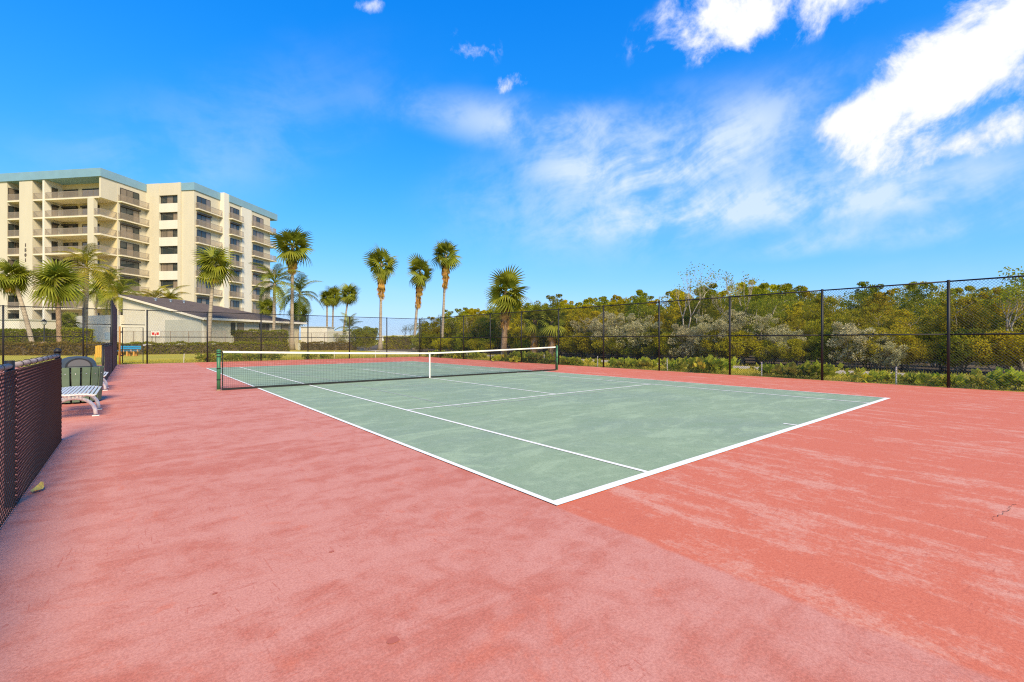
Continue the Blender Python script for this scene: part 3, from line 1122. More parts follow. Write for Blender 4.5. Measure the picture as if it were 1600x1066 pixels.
# red and white notice on the railing
zx = 48.4
sx_, sy_ = at(243, zx)
sg = thing('notice_sign', 'small red and white notice fixed to the pool railing', 'sign', (sx_, sy_, 0), -YAW)
part('board', MB().box(-.46, .46, -.02, .0, hh(525.5, zx), hh(517.5, zx)), 'sign_white', sg)
part('post', MB().box(-.03, .03, .0, .05, 0, hh(517.5, zx)), 'railing_brown', sg)
zc = hh(521.5, zx)
for a, b in ((-.36, -.10), (.12, .36)):
    part('red_mark', MB().box(a, b, -.03, -.021, zc - .13, zc + .13), 'sign_red', sg)
part('red_mark', MB().box(-.05, .06, -.03, -.021, zc - .2, zc + .02), 'sign_red', sg)

# blue and orange bench, yellow slatted chair
qx, qy = at(203, 38.6)
bb = thing('painted_bench', 'bright blue bench with orange legs on the lawn beyond the gate', 'bench', (qx, qy, 0), -YAW)
for z0, z1 in ((.56, .68), (.71, .85)):
    part('back_slat', MB().box(-.95, .78, .16, .20, z0, z1), 'paint_blue', bb)
for y in (-.22, -.06):
    part('seat_slat', MB().box(-.95, .78, y, y + .13, .41, .45), 'paint_blue', bb)
for x in (-.75, -.1, .45):
    part('leg', MB().box(x - .05, x + .05, -.20, -.10, 0, .41), 'paint_orange', bb)
    part('leg', MB().box(x - .05, x + .05, .04, .14, 0, .41), 'paint_orange', bb)
    part('back_post', MB().box(x - .05, x + .05, .205, .25, 0, .85), 'paint_orange', bb)
yx, yy_ = at(156, 27.8)
yc = thing('garden_chair', 'yellow slatted wooden chair standing behind the low fence', 'chair', (yx, yy_, 0), -YAW)
for k in range(4):
    part('back_slat', MB().box(-.26 + .13 * k, -.145 + .13 * k, -.02, .02, .30, 1.0 + .03 * math.sin(k)), 'paint_yellow', yc)
part('seat', MB().box(-.28, .28, .02, .45, .32, .36), 'paint_yellow', yc)
for x in (-.27, .22):
    part('leg', MB().box(x, x + .05, -.06, -.02, 0, .5), 'paint_yellow', yc)
    part('leg', MB().box(x, x + .05, .40, .45, 0, .32), 'paint_yellow', yc)

# street lamp and small brown sign by the left hedge
lx, ly = at(69, 47)
lp = thing('street_lamp', 'black lantern lamp post standing above the left hedge', 'lamp', (lx, ly, 0), 0)
part('pole', MB().lathe([(.12, 0), (.10, .25), (.05, .4), (.045, 2.85)], 10), 'lamp_black', lp, True)
ln = part('lantern', MB().lathe([(.06, 2.85), (.17, 2.95), (.20, 3.22)], 8), 'lamp_glass', lp)
part('lantern_cap', MB().lathe([(.25, 3.22), (.20, 3.30), (.06, 3.42), (.02, 3.5)], 8), 'lamp_black', ln)
gx, gy = at(66, 41.9)
bs = thing('ground_sign', 'small brown sign board low in front of the left hedge', 'sign', (gx, gy, 0), -YAW)
part('board', MB().box(-.38, .38, -.02, .02, .72, 1.18), 'sign_brown', bs)
for x in (-.3, .25):
    part('post', MB().box(x, x + .06, .021, .07, 0, 1.1), 'sign_brown', bs)

# ------------------------------------------------------------------ foliage
NR = np.random.default_rng(7)


def leaf_arrays(C, T, L, Wd, rng_=NR):
    """diamond leaves at C pointing along T"""
    n = len(C)
    T = T / (np.linalg.norm(T, axis=1, keepdims=True) + 1e-9)
    S = np.cross(T, rng_.normal(size=(n, 3)))
    S /= (np.linalg.norm(S, axis=1, keepdims=True) + 1e-9)
    L = np.asarray(L).reshape(-1, 1) * np.ones((n, 1)); Wd = np.asarray(Wd).reshape(-1, 1) * np.ones((n, 1))
    mid = C + T * L * .45
    V = np.stack([C, mid + S * Wd * .5, C + T * L, mid - S * Wd * .5], 1).reshape(-1, 3)
    F = np.arange(4 * n).reshape(-1, 4)
    return V, F


def np_mesh(name, V, F, material):
    me = bpy.data.meshes.new(name)
    me.vertices.add(len(V)); me.vertices.foreach_set('co', V.astype(np.float32).ravel())
    n = len(F); k = F.shape[1]
    me.loops.add(n * k); me.loops.foreach_set('vertex_index', F.astype(np.int32).ravel())
    me.polygons.add(n)
    me.polygons.foreach_set('loop_start', np.arange(0, n * k, k, dtype=np.int32))
    me.materials.append(MATS[material])
    me.update(calc_edges=True)
    return me


def clump_leaves(centres, radii, per, L, Wd, rng_, up=.35):
    Cs, Ts = [], []
    for c, r in zip(centres, radii):
        d = rng_.normal(size=(per, 3)); d /= np.linalg.norm(d, axis=1, keepdims=True)
        d[:, 2] *= .75
        rad = r * rng_.uniform(.35, 1.0, size=(per, 1)) ** .6
        Cs.append(np.asarray(c) + d * rad)
        Ts.append(d + rng_.normal(size=(per, 3)) * .6 + np.array([0, 0, up]))
    C = np.concatenate(Cs); T = np.concatenate(Ts)
    s = rng_.uniform(.7, 1.3, size=len(C))
    return leaf_arrays(C, T, L * s, Wd * s, rng_)


def bush_proto(seed, H, Wd, stems, clumps, per, leaf, lw_, low=.25, lean=.25, cr=(.35, .62)):
    """multi-stemmed tree: (wood mesh builder, leaf arrays)"""
    rr = random.Random(seed); nr = np.random.default_rng(seed)
    wood = MB(); tips = []
    for s in range(stems):
        a = 2 * math.pi * s / stems + rr.uniform(-.5, .5)
        bx, by = rr.uniform(0, .22) * math.cos(a), rr.uniform(0, .22) * math.sin(a)
        p = Vector((bx, by, -.05)); pathp = [p.copy()]
        d = Vector((math.cos(a) * lean * rr.uniform(.5, 1.5), math.sin(a) * lean * rr.uniform(.5, 1.5), 1)).normalized()
        top = H * rr.uniform(.62, .9); seg = 6
        for k in range(seg):
            d = (d + Vector((rr.uniform(-.22, .22), rr.uniform(-.22, .22), .06))).normalized()
            p = p + d * (top / seg); pathp.append(p.copy())
        r0 = rr.uniform(.035, .065) * H / 4.5
        wood.tube(pathp, [r0 * (1 - .75 * k / seg) for k in range(seg + 1)], 6)
        tips.append(p)
        for k in range(2, seg + 1):
            for q in range(2):
                b = rr.uniform(0, 2 * math.pi)
                ln_ = rr.uniform(.25, .5) * Wd * .55
                e1 = pathp[k] + Vector((math.cos(b) * ln_ * .5, math.sin(b) * ln_ * .5, ln_ * rr.uniform(.15, .5)))
                e2 = e1 + Vector((math.cos(b + .4) * ln_ * .5, math.sin(b + .4) * ln_ * .5, ln_ * rr.uniform(.1, .6)))
                wood.tube([pathp[k], e1, e2], [r0 * .42, r0 * .28, r0 * .12], 4)
                tips.append(e2)
    cen, rad = [], []
    while len(cen) < clumps:
        if len(cen) < len(tips) * .8:
            t = tips[len(cen) % len(tips)]
            c = (t.x + rr.gauss(0, .15), t.y + rr.gauss(0, .15), min(H, t.z + rr.uniform(-.1, .3)))
        else:
            a = rr.uniform(0, 2 * math.pi); q = math.sqrt(rr.random())
            zz = rr.uniform(low, 1.0)
            env = math.sin(math.pi * min(1, (zz * .86 + .12))) ** .6
            c = (math.cos(a) * q * Wd / 2 * env, math.sin(a) * q * Wd / 2 * env, H * zz)
        if c[2] < H * low * .8:
            continue
        cen.append(c); rad.append(rr.uniform(*cr))
    # a few thin shoots stick out of the top
    for k in range(6):
        a = rr.uniform(0, 6.28); q = rr.uniform(0, Wd * .35)
        cen.append((math.cos(a) * q, math.sin(a) * q, H * rr.uniform(.98, 1.10))); rad.append(.20)
    V, F = clump_leaves(cen, rad, per, leaf, lw_, nr)
    return wood, V, F


def make_protos(specs):
    out = []
    for (seed, H, Wd, stems, clumps, per, leaf, lw_, low, bark, leafm, cr) in specs:
        wood, V, F = bush_proto(seed, H, Wd, stems, clumps, per, leaf, lw_, low, cr=cr)
        out.append((wood.mesh('trunk', bark, True), np_mesh('crown', V, F, leafm), H))
    return out


MANG = make_protos([
    (21, 4.6, 3.6, 6, 74, 150, .150, .070, .12, 'bark_pale', 'leaf_olive', (.34, .62)),
    (22, 5.2, 3.8, 5, 78, 150, .150, .070, .16, 'bark_grey', 'leaf_olive', (.34, .62)),
    (23, 4.3, 3.4, 7, 70, 150, .150, .070, .08, 'bark_pale', 'leaf_gold', (.34, .60)),
    (24, 5.6, 3.6, 5, 76, 140, .150, .070, .18, 'bark_pale', 'leaf_green', (.32, .60)),
    (25, 4.9, 4.0, 6, 78, 150, .155, .075, .10, 'bark_grey', 'leaf_gold', (.34, .64)),
])
SILV = make_protos([
    (31, 3.3, 2.8, 6, 46, 150, .115, .045, .16, 'bark_grey', 'leaf_silver', (.26, .46)),
    (32, 2.5, 2.6, 6, 40, 150, .115, .045, .12, 'bark_grey', 'leaf_silver', (.24, .42)),
])
SCRUB = make_protos([
    (41, 2.0, 2.4, 7, 44, 130, .12, .055, .03, 'bark_grey', 'leaf_green', (.24, .42)),
    (42, 1.7, 2.2, 7, 40, 130, .12, .055, .03, 'bark_grey', 'leaf_olive', (.24, .40)),
])


def place(proto, name, label, cat, X, Y, s, rz, group, zs=1.0):
    p_ = px_of(X, Y)
    if X < 27 and (770 < p_ < 808 or 822 < p_ < 880) and name != 'silver_shrub' and Y < 45:
        return None
    t = thing(name, label, cat, (X, Y, -.02), rz, group)
    t.scale = (s, s, s * zs)
    link('trunk', proto[0], t)
    link('crown', proto[1], t)
    return t


def bay_words(X, Y):
    p = px_of(X, Y)
    edges = [1600, 1481, 1282, 1136, 1025, 938, 871, 813, 765, 724, 689, 658]
    for k in range(len(edges) - 1):
        if p > edges[k + 1]:
            return f'through {ORD[k]} fence bay from right' if p < 1600 else 'at the right picture edge'
    return 'beyond the far fence corner'


rr = random.Random(77)


def grow(y):
    return .74 + .26 * min(1, max(0, (y + 1) / 20))


MK = ['olive mangrove tree', 'olive mangrove tree', 'golden green mangrove tree', 'dark green mangrove tree', 'golden green mangrove tree']
# second and third rows of mangroves along the path
y = -3.0
while y < 62:
    X = 25.2 + rr.uniform(-.7, .7)
    k = rr.choice((0, 0, 1, 2, 2, 3, 4, 4))
    if 730 < px_of(X, y) < 1690:
        place(MANG[k], 'mangrove_tree', f'{MK[k]} in front, {bay_words(X, y)}', 'tree', X, y, rr.uniform(.60, .88) * grow(y), rr.uniform(0, 6.28), 'mangrove trees beyond the right fence')
    y += rr.uniform(1.35, 1.9)
y = -3.0
while y < 66:
    X = 28.6 + rr.uniform(-.8, .8)
    k = rr.choice((0, 1, 1, 2, 3, 4))
    if 730 < px_of(X, y) < 1690:
        place(MANG[k], 'mangrove_tree', f'{MK[k]} in second row, {bay_words(X, y)}', 'tree', X, y, rr.uniform(.66, .95) * grow(y), rr.uniform(0, 6.28), 'mangrove trees beyond the right fence')
    y += rr.uniform(1.8, 2.5)
y = -2.0
while y < 72:
    X = 33 + rr.uniform(-1.2, 1.2)
    k = rr.choice((0, 1, 3, 3, 4))
    if 730 < px_of(X, y) < 1690:
        place(MANG[k], 'mangrove_tree', f'{MK[k]} in third row, {bay_words(X, y)}', 'tree', X, y, rr.uniform(.72, 1.06) * grow(y), rr.uniform(0, 6.28), 'mangrove trees beyond the right fence')
    y += rr.uniform(2.2, 3.0)
for X0, sc, y_end in ((38, 1.06, 80), (45, 1.22, 90)):
    y = -1.5
    while y < y_end:
        X = X0 + rr.uniform(-1.5, 1.5)
        k = rr.choice((0, 1, 3, 4))
        if 730 < px_of(X, y) < 1690:
            place(MANG[k], 'mangrove_tree', f'{MK[k]} far back, {bay_words(X, y)}', 'tree', X, y, rr.uniform(.80, 1.08) * sc * grow(y), rr.uniform(0, 6.28), 'mangrove trees beyond the right fence')
        y += rr.uniform(2.8, 3.8)
# silver shrubs and scrub at the front edge
for px_, X, k, s in ((918, 23.3, 0, 1.0), (952, 23.4, 0, 1.12), (985, 23.2, 0, 1.05), (1015, 23.4, 1, 1.1), (1070, 23.0, 1, 1.0), (1105, 23.3, 0, .95), (1150, 23.4, 0, 1.02), (1195, 23.5, 0, .9),
                     (1330, 23.0, 1, .95), (1368, 23.2, 1, .82), (1235, 23.2, 1, .8), (1395, 22.9, 1, .6)):
    lo, hi = -2.0, 80.0
    for _ in range(50):
        m_ = (lo + hi) / 2
        if px_of(X, m_) > px_:
            lo = m_
        else:
            hi = m_
    place(SILV[k], 'silver_shrub', f'silvery grey leaved shrub {bay_words(X, lo)}', 'shrub', X, lo, s * .80, rr.uniform(0, 6.28), 'silver shrubs along the path')
y = -3
while y < 46:
    X = 23.0 + rr.uniform(-.2, .5)
    k = rr.choice((0, 1))
    if px_of(X, y) < 1660:
        place(SCRUB[k], 'scrub_bush', f'{["dark green", "olive"][k]} scrub bush by path, {bay_words(X, y)}', 'bush', X, y, rr.uniform(.62, .98), rr.uniform(0, 6.28), 'scrub bushes at the path edge')
    y += rr.uniform(.8, 1.5)
y = -3
while y < 40:
    X = 24.6 + rr.uniform(-.3, .3)
    k = rr.choice((0, 1))
    if px_of(X, y) < 1660:
        place(SCRUB[k], 'scrub_bush', f'{["dark green", "olive"][k]} scrub bush under the trees, {bay_words(X, y)}', 'bush', X, y, rr.uniform(.7, 1.0), rr.uniform(0, 6.28), 'scrub bushes under the trees')
    y += rr.uniform(1.5, 2.4)
# trees past the far right corner of the court
for px_, z, k, s in ((666, 68, 0, .78), (680, 70, 2, .85), (706, 67, 0, .92), (722, 66, 3, .95), (742, 62, 1, .95), (760, 58, 0, .9), (676, 76, 1, .9), (700, 76, 3, 1.0), (730, 74, 4, 1.05), (775, 62, 1, .95), (800, 58, 0, .95), (815, 55, 3, .9), (830, 58, 1, 1.0)):
    X, Y = at(px_, z)
    place(MANG[k], 'mangrove_tree', f'{MK[k]} past the court corner, {bay_words(X, Y)}', 'tree', X, Y, s, rr.uniform(0, 6.28), 'trees past the far court corner')
for px_, z, s in ((668, 58, .75), (684, 57, .6), (712, 54, .75), (738, 45, .7), (762, 44, .7), (812, 41, .6)):
    X, Y = at(px_, z)
    place(SCRUB[1], 'scrub_bush', f'low brownish scrub bush, {bay_words(X, Y)}', 'bush', X, Y, s, rr.uniform(0, 6.28), 'low scrub past the far corner')


# bare pale trees
def bare_tree(seed, H, spread, leaves, leafm, name, label, X, Y):
    rb_ = random.Random(seed); wood = MB(); tips = []

    def grow(p, d, ln_, r, lev):
        n = 4; path = [p.copy()]
        for k in range(n):
            d = (d + Vector((rb_.uniform(-.16, .16), rb_.uniform(-.16, .16), .05))).normalized()
            p = p + d * (ln_ / n); path.append(p.copy())
        wood.tube(path, [r * (1 - .45 * k / n) for k in range(n + 1)], 7 if lev < 2 else 4)
        if lev >= 6:
            tips.append(p); return
        for q in range(2 if lev < 1 else rb_.choice((2, 2, 3))):
            a = rb_.uniform(0, 6.28)
            side = Vector((math.cos(a), math.sin(a), 0))
            nd = (d + side * spread * rb_.uniform(.5, 1.1) + Vector((0, 0, .12))).normalized()
            grow(p, nd, ln_ * rb_.uniform(.60, .82), r * .56, lev + 1)

    for q in range(2):
        grow(Vector((q * .25, 0, -.05)), Vector((.35 * (q * 2 - 1), .1, 1)).normalized(), H * .30, .10 - .025 * q, 0)
    t = thing(name, label, 'tree', (X, Y, 0), 0)
    part('trunk', wood, 'bark_pale', t, True)
    nr = np.random.default_rng(seed)
    tp = np.array([tuple(q) for q in tips])
    idx = nr.integers(0, len(tp), leaves)
    C = tp[idx] + nr.normal(size=(leaves, 3)) * .16
    V, F = leaf_arrays(C, nr.normal(size=(leaves, 3)), .13, .06, nr)
    link('crown', np_mesh('crown', V, F, leafm), t)


def on_line(px_, X):
    lo, hi = -2.0, 90.0
    for _ in range(50):
        m_ = (lo + hi) / 2
        if px_of(X, m_) > px_:
            lo = m_
        else:
            hi = m_
    return X, lo


X, Y = on_line(1078, 23.9)
bare_tree(4, 6.0, .62, 420, 'leaf_green', 'bare_tree', 'almost leafless pale tree rising above the silver shrubs', X, Y)
X, Y = on_line(1160, 25.0)
bare_tree(12, 5.2, .30, 300, 'leaf_green', 'bare_tree', 'thin bare sapling just right of the leafless pale tree', X, Y)
X, Y = on_line(1600, 24.2)
bare_tree(19, 4.0, .6, 1900, 'leaf_green', 'pale_trunk_tree', 'pale trunked tree with sparse crown at the right edge', X, Y)
X, Y = at(735, 47)
bare_tree(23, 4.2, .5, 900, 'leaf_olive', 'pale_trunk_tree', 'slim pale forked tree behind the net, left of the stout palm', X, Y)
X, Y = at(635, 70)
bare_tree(29, 3.6, .6, 500, 'leaf_green', 'sparse_tree', 'small sparse tree between the two lone palms', X, Y)

# sea grape along the right fence
GRAPE = []
for seed, H, Wd in ((51, .34, 1.1), (52, .48, 1.0), (53, .26, 1.3)):
    nr = np.random.default_rng(seed)
    cen = [(nr.normal() * Wd * .3, nr.normal() * Wd * .3, H * nr.uniform(.35, .8)) for _ in range(16)]
    V, F = clump_leaves(cen, [H * .42] * 16, 17, .18, .16, nr, .7)
    stm = MB()
    for c in cen[:8]:
        stm.tube([(c[0] * .3, c[1] * .3, -.02), c], [.012, .005], 4)
    GRAPE.append((stm.mesh('stem', 'bark_grey'), np_mesh('leaves', V, F, 'leaf_grape')))
y = -2.2; k = 0
while y < 31:
    q = rr.choice((0, 1, 2, 2))
    pxy = px_of(16.3, y)
    if not (922 < pxy < 968 or 1132 < pxy < 1165 or 1292 < pxy < 1345 or 1020 < pxy < 1040 or 745 < pxy < 790):
        if 1345 < pxy < 1490:
            q = 2
        if 1185 < pxy < 1285 or 1050 < pxy < 1120:
            q = 1
        X = 16.15 + rr.uniform(-.15, .55)
        t = thing('sea_grape', f'low leafy fence foot plant, {bay_words(X, y)}', 'plant', (X, y, -.02), rr.uniform(0, 6.28), 'low plants along the right fence')
        s = rr.uniform(.8, 1.25); t.scale = (s, s, s)
        link('stem', GRAPE[q][0], t); link('leaves', GRAPE[q][1], t)
    y += rr.uniform(.55, 1.15)
for x in (.9, 1.6, 2.4, 3.3, 4.6, 6.9, 8.0):
    t = thing('sea_grape', 'small leafy plant on the lawn edge behind the far fence', 'plant', (x, FY + .8 + rr.uniform(0, .5), -.02), rr.uniform(0, 6), 'small plants behind the far fence')
    s = rr.uniform(.7, 1.2); t.scale = (s, s, s)
    link('stem', GRAPE[0][0], t); link('leaves', GRAPE[1][1], t)

# grass blades near the fences
nb = 26000
gx0 = np.concatenate([NR.uniform(FX + .12, 19.3, nb), NR.uniform(21.9, 22.8, 3000), NR.uniform(-4, FX, 12000)])
gy0 = np.concatenate([NR.uniform(-3, 31, nb), NR.uniform(-3, 40, 3000), NR.uniform(FY + .15, FY + 5, 12000)])
nn = len(gx0)
base = np.stack([gx0, gy0, np.full(nn, -.03)], 1)
T = NR.normal(size=(nn, 3)) * .35 + np.array([0, 0, 1.0])
V, F = leaf_arrays(base, T, NR.uniform(.07, .20, nn), .012)
gr = link('grass_blades', np_mesh('grass_blades', V, F, 'grass_blade'))
gr['kind'] = 'stuff'; gr['label'] = 'yellow green grass blades growing outside the court fences'; gr['category'] = 'grass'


# ------------------------------------------------------------------ hedges
def hedge(label, p0, p1, depth, h, leafm, per_m2=190, z0=0.0):
    (x0, y0), (x1, y1) = p0, p1
    w = math.hypot(x1 - x0, y1 - y0)
    t = thing('hedge', label, 'hedge', (x0, y0, z0), math.atan2(y1 - y0, x1 - x0), 'clipped hedges')
    part('dark_core', MB().box(.12, w - .12, .14, depth - .14, -.02, h - .14), 'earth_hedge_core', t)  # dark box under the leaves, its colour standing in for inner shade
    nr = np.random.default_rng(int(w * 100))

    def face(n, fn):
        return np.array([fn(nr.random(), nr.random()) for _ in range(n)])
    P = [face(int(w * h * per_m2), lambda a, b: (a * w, 0, b * h)), face(int(w * depth * per_m2), lambda a, b: (a * w, b * depth, h)),
         face(int(depth * h * per_m2), lambda a, b: (0, a * depth, b * h)), face(int(depth * h * per_m2), lambda a, b: (w, a * depth, b * h))]
    Nn = [(0, -1, 0), (0, 0, 1), (-1, 0, 0), (1, 0, 0)]
    Cs, Ts = [], []
    for p, nrm in zip(P, Nn):
        wv = .07 * np.sin(p[:, 0:1] * 2.3 + p[:, 2:3] * 3) + .05 * np.sin(p[:, 0:1] * 5.1 + 1.3)
        C = p + np.array(nrm) * (wv - .06 + nr.normal(size=(len(p), 1)) * .05)
        Cs.append(C); Ts.append(np.array(nrm) * .8 + nr.normal(size=(len(p), 3)) * .7 + np.array([0, 0, .3]))
    C = np.concatenate(Cs); T_ = np.concatenate(Ts)
    V, F = leaf_arrays(C, T_, nr.uniform(.10, .19, len(C)), .085, nr)
    link('foliage', np_mesh('foliage', V, F, leafm), t)
    return t


hedge('low brownish clipped hedge left of the gates behind the leaning palm', at(-40, 40.5), at(176, 40.2), 1.0, 1.02, 'leaf_brown_hedge')
hedge('long low clipped hedge behind the far fence below the clubhouse', at(178, 41.5), at(452, 50.5), 1.1, 1.03, 'leaf_hedge')
hedge('tall clipped hedge against the clubhouse windows', at(358, 53.5), at(450, 58), 1.2, 2.45, 'leaf_hedge')
hedge('short low hedge below the cream wall left of the lone palms', at(470, 59), at(556, 59.5), 1.0, .98, 'leaf_brown_hedge')
hedge('deep green hedge at the far left below the podium', at(-40, 47.5), at(88, 47.5), 1.6, 2.35, 'leaf_green')
hedge('rounded green hedge just right of the second palm trunk', at(95, 46), at(124, 46), 1.8, 2.45, 'leaf_green')
hedge('tall clipped hedge between the two lone palms', at(600, 66), at(664, 66), 1.6, 1.75, 'leaf_olive')
for px_, z, s in ((560, 60, 1.25), (578, 62, 1.35), (572, 57, 1.0), (540, 64, 1.1)):
    X, Y = at(px_, z)
    place(SCRUB[0], 'garden_shrub', f'rounded green shrub left of the first lone palm{", set lower" if z < 58 else ""}', 'shrub', X, Y, s, px_ * .1, 'shrubs left of the first lone palm')

# ------------------------------------------------------------------ palms


def fan_blade(mb, nseg, R0, spread, droop, fold, origin, width):
    """radiating segments of a fan leaf; leaf axis +X, up +Z"""
    ox, oy, oz = origin
    for k in range(nseg):
        a = (k / (nseg - 1) - .5) * spread
        ln_ = R0 * (1 - .22 * abs(a / (spread / 2)) ** 2)
        ca, sa = math.cos(a), math.sin(a)
        prev = None
        for j, t in enumerate((.06, .4, .72, 1.0)):
            r = ln_ * t
            z = oz - fold * abs(sa) * r * .35 - droop * r * t * t
            x = ox + r * ca; y_ = oy + r * sa
            wd = width * (0.25, 1.0, .75, .06)[j]
            cur = ((x + sa * wd, y_ - ca * wd, z), (x - sa * wd, y_ + ca * wd, z))
            if prev:
                mb.quad(prev[0], cur[0], cur[1], prev[1])
            prev = cur


def fan_mesh(name, material, pet, R0, nseg, spread, droop, fold, width):
    mb = MB()
    pts = [(pet * t, 0, -.10 * pet * t * t) for t in (0, .35, .7, 1.0)]
    mb.tube(pts, [.035, .026, .02, .014], 4)
    fan_blade(mb, nseg, R0, spread, droop, fold, (pet, 0, -.10 * pet), width)
    return mb.mesh(name, material)


def pinnate_mesh(name, material, L, nl, llen, droop):
    mb = MB()
    path = []
    for k in range(11):
        t = k / 10
        path.append(Vector((L * (t - .12 * t ** 3), 0, L * (.34 * t - droop * t ** 2.3))))
    mb.tube(path, [.035 * (1 - .85 * k / 10) for k in range(11)], 4)
    for k in range(nl):
        t = .14 + .85 * k / (nl - 1)
        i = min(9, int(t * 10)); f = t * 10 - i
        p = path[i].lerp(path[i + 1], f)
        d = (path[i + 1] - path[i]).normalized()
        ll = llen * (math.sin(math.pi * (.14 + .82 * t)) ** .7)
        for s in (-1, 1):
            side = Vector((0, s, 0))
            v = (side * .85 + d * .55 + Vector((0, 0, .12 if k % 2 else -.05))).normalized()
            m_ = p + v * ll * .5; e = p + v * ll + Vector((0, 0, -.38 * ll))
            w = d * .026
            mb.quad(tuple(p - w), tuple(m_ - w * 1.1), tuple(m_ + w * 1.1), tuple(p + w))
            mb.quad(tuple(m_ - w * 1.1), tuple(e - w * .15), tuple(e + w * .15), tuple(m_ + w * 1.1))
    return mb.mesh(name, material)


WASH = fan_mesh('frond', 'palm_green', .62, 1.18, 15, R(170), .26, .6, .060)
WASH2 = fan_mesh('frond', 'palm_green', .60, 1.18, 14, R(160), .55, .9, .060)
WDEAD = fan_mesh('dead_frond', 'palm_dead', .75, .95, 13, R(70), .25, .6, .050)
SABAL = fan_mesh('frond', 'palm_green', .55, 1.10, 16, R(190), .42, 1.0, .054)
SABAL2 = fan_mesh('frond', 'palm_green', .50, 1.05, 15, R(180), .75, 1.3, .054)
QUEEN = pinnate_mesh('frond', 'palm_green', 2.6, 30, .62, .62)
QUEEN2 = pinnate_mesh('frond', 'palm_green', 2.4, 30, .62, .95)
QYEL = pinnate_mesh('frond', 'palm_yellow', 2.5, 30, .62, .72)
QYEL2 = pinnate_mesh('frond', 'palm_yellow', 2.3, 30, .62, 1.0)


def palm(kind, label, px_b, z, crown, rpx, trunk_w=.2, group=None, skirt=0.0, name=None, flare=1.7, bark='bark_palm', curve=0.0, seed=1):
    rp = random.Random(seed * 13 + int(px_b))
    X, Y = at(px_b, z)
    cx, cy = at(crown[0], z)
    ch = hh(crown[1], z)
    nm_ = name or {'wash': 'fan_palm', 'sabal': 'cabbage_palm', 'queen': 'feather_palm', 'yellow': 'feather_palm'}[kind]
    t = thing(nm_, label, 'palm', (X, Y, -.02), 0, group)
    dx, dy = cx - X, cy - Y
    path, rad = [], []
    for k in range(13):
        u = k / 12
        v = u + curve * math.sin(math.pi * u)
        path.append((dx * v, dy * v, (ch + .02) * u - (.05 if k == 0 else 0)))
        fl = 1 + (flare - 1) * max(0, 1 - u * 7) ** 1.3
        rad.append(trunk_w * fl * (1.0 - .28 * u) * (1 + .03 * math.sin(k * 2.7)))
    part('trunk', MB().tube(path, rad, 12), bark, t, True)
    Rm = rpx * z / FPX
    top = (dx, dy, ch)
    if kind == 'wash':
        full = 1.85; meshes = (WASH, WASH, WASH2); n = 30; lo, hi = -50, 86
    elif kind == 'sabal':
        full = 1.6; meshes = (SABAL, SABAL2); n = 30; lo, hi = -46, 84
    elif kind == 'queen':
        full = 2.15; meshes = (QUEEN, QUEEN2); n = 19; lo, hi = -30, 72
    else:
        full = 2.1; meshes = (QYEL, QYEL2); n = 19; lo, hi = -25, 72
    s = Rm / full
    for k in range(n):
        u = k / (n - 1)
        az = k * 2.39996 + rp.uniform(-.25, .25)
        pit = hi + (lo - hi) * u ** .85 + rp.uniform(-14, 14)
        roll = rp.uniform(-.9, .9) if kind in ('wash', 'sabal') else rp.uniform(-.3, .3)
        zo = .25 * s * (1 - u) - .25 * s * u
        m_ = meshes[min(len(meshes) - 1, int(u * len(meshes)))]
        # pitch lifts the +X axis
        link('frond', m_, t, (top[0], top[1], top[2] + zo), (0, -R(pit), az), s * rp.uniform(.72, 1.2)).rotation_euler = (Matrix.Rotation(az, 3, 'Z') @ Matrix.Rotation(-R(pit), 3, 'Y') @ Matrix.Rotation(roll, 3, 'X')).to_euler()
    if kind in ('wash', 'sabal'):
        for k in range(12):
            az = k * 2.39996 + 1.0
            pit = rp.uniform(-20, 80)
            link('frond', meshes[0], t, (top[0], top[1], top[2] + .1 * s), None, s * rp.uniform(.5, .72)).rotation_euler = (Matrix.Rotation(az, 3, 'Z') @ Matrix.Rotation(-R(pit), 3, 'Y') @ Matrix.Rotation(rp.uniform(-1, 1), 3, 'X')).to_euler()
    if skirt > 0:
        nd = int(26 * min(1.4, skirt))
        for k in range(nd):
            u = k / max(1, nd - 1)
            az = k * 2.39996
            hgt = ch - .25 - u * skirt * 1.25
            q = hgt / ch
            v = q + curve * math.sin(math.pi * q)
            link('dead_frond', WDEAD, t, (dx * v, dy * v, hgt), (rp.uniform(-.3, .3), R(62 + 24 * u + rp.uniform(-8, 6)), az), s * rp.uniform(.75, 1.0))
    elif kind == 'sabal':
        for k in range(7):
            az = k * .9 + rp.uniform(0, .5)
            link('dead_frond', WDEAD, t, (dx, dy, ch - .3), (0, R(rp.uniform(55, 80)), az), s * rp.uniform(.6, .85))
    return t


LONE = 'fan palms on the lawn'
palm('sabal', 'cabbage palm with trunk leaning left at the far left edge', 54, 46, (20, 432), 27, .21, None, bark='bark_palm', flare=1.2, curve=-.06)
palm('sabal', 'upright cabbage palm with orange trunk left of the yellow palm', 94, 46, (89, 440), 33, .24, None, flare=1.2, bark='bark_boot')
palm('yellow', 'yellowish feather palm with tall pale grey trunk before the block', 132, 50, (136, 418), 40, .24, None, flare=1.25)
palm('queen', 'dark feather palm right behind the yellowish palm, leaning right', 146, 60, (152, 455), 30, .13, None)
palm('queen', 'dark feather palm near the clubhouse, leftmost slender trunk beside block corner', 161, 61, (170, 445), 30, .13, None)
palm('queen', 'dark bushy feather palm touching the left end of the clubhouse roof', 186, 60, (188, 462), 27, .14, None)
palm('sabal', 'small young palm growing in front of the podium', 107, 53, (107, 502), 14, .10, None, flare=1.0)
palm('yellow', 'golden feather palm clump showing over the clubhouse roof, left one', 240, 68, (243, 468), 26, .12, 'palms behind the clubhouse roof')
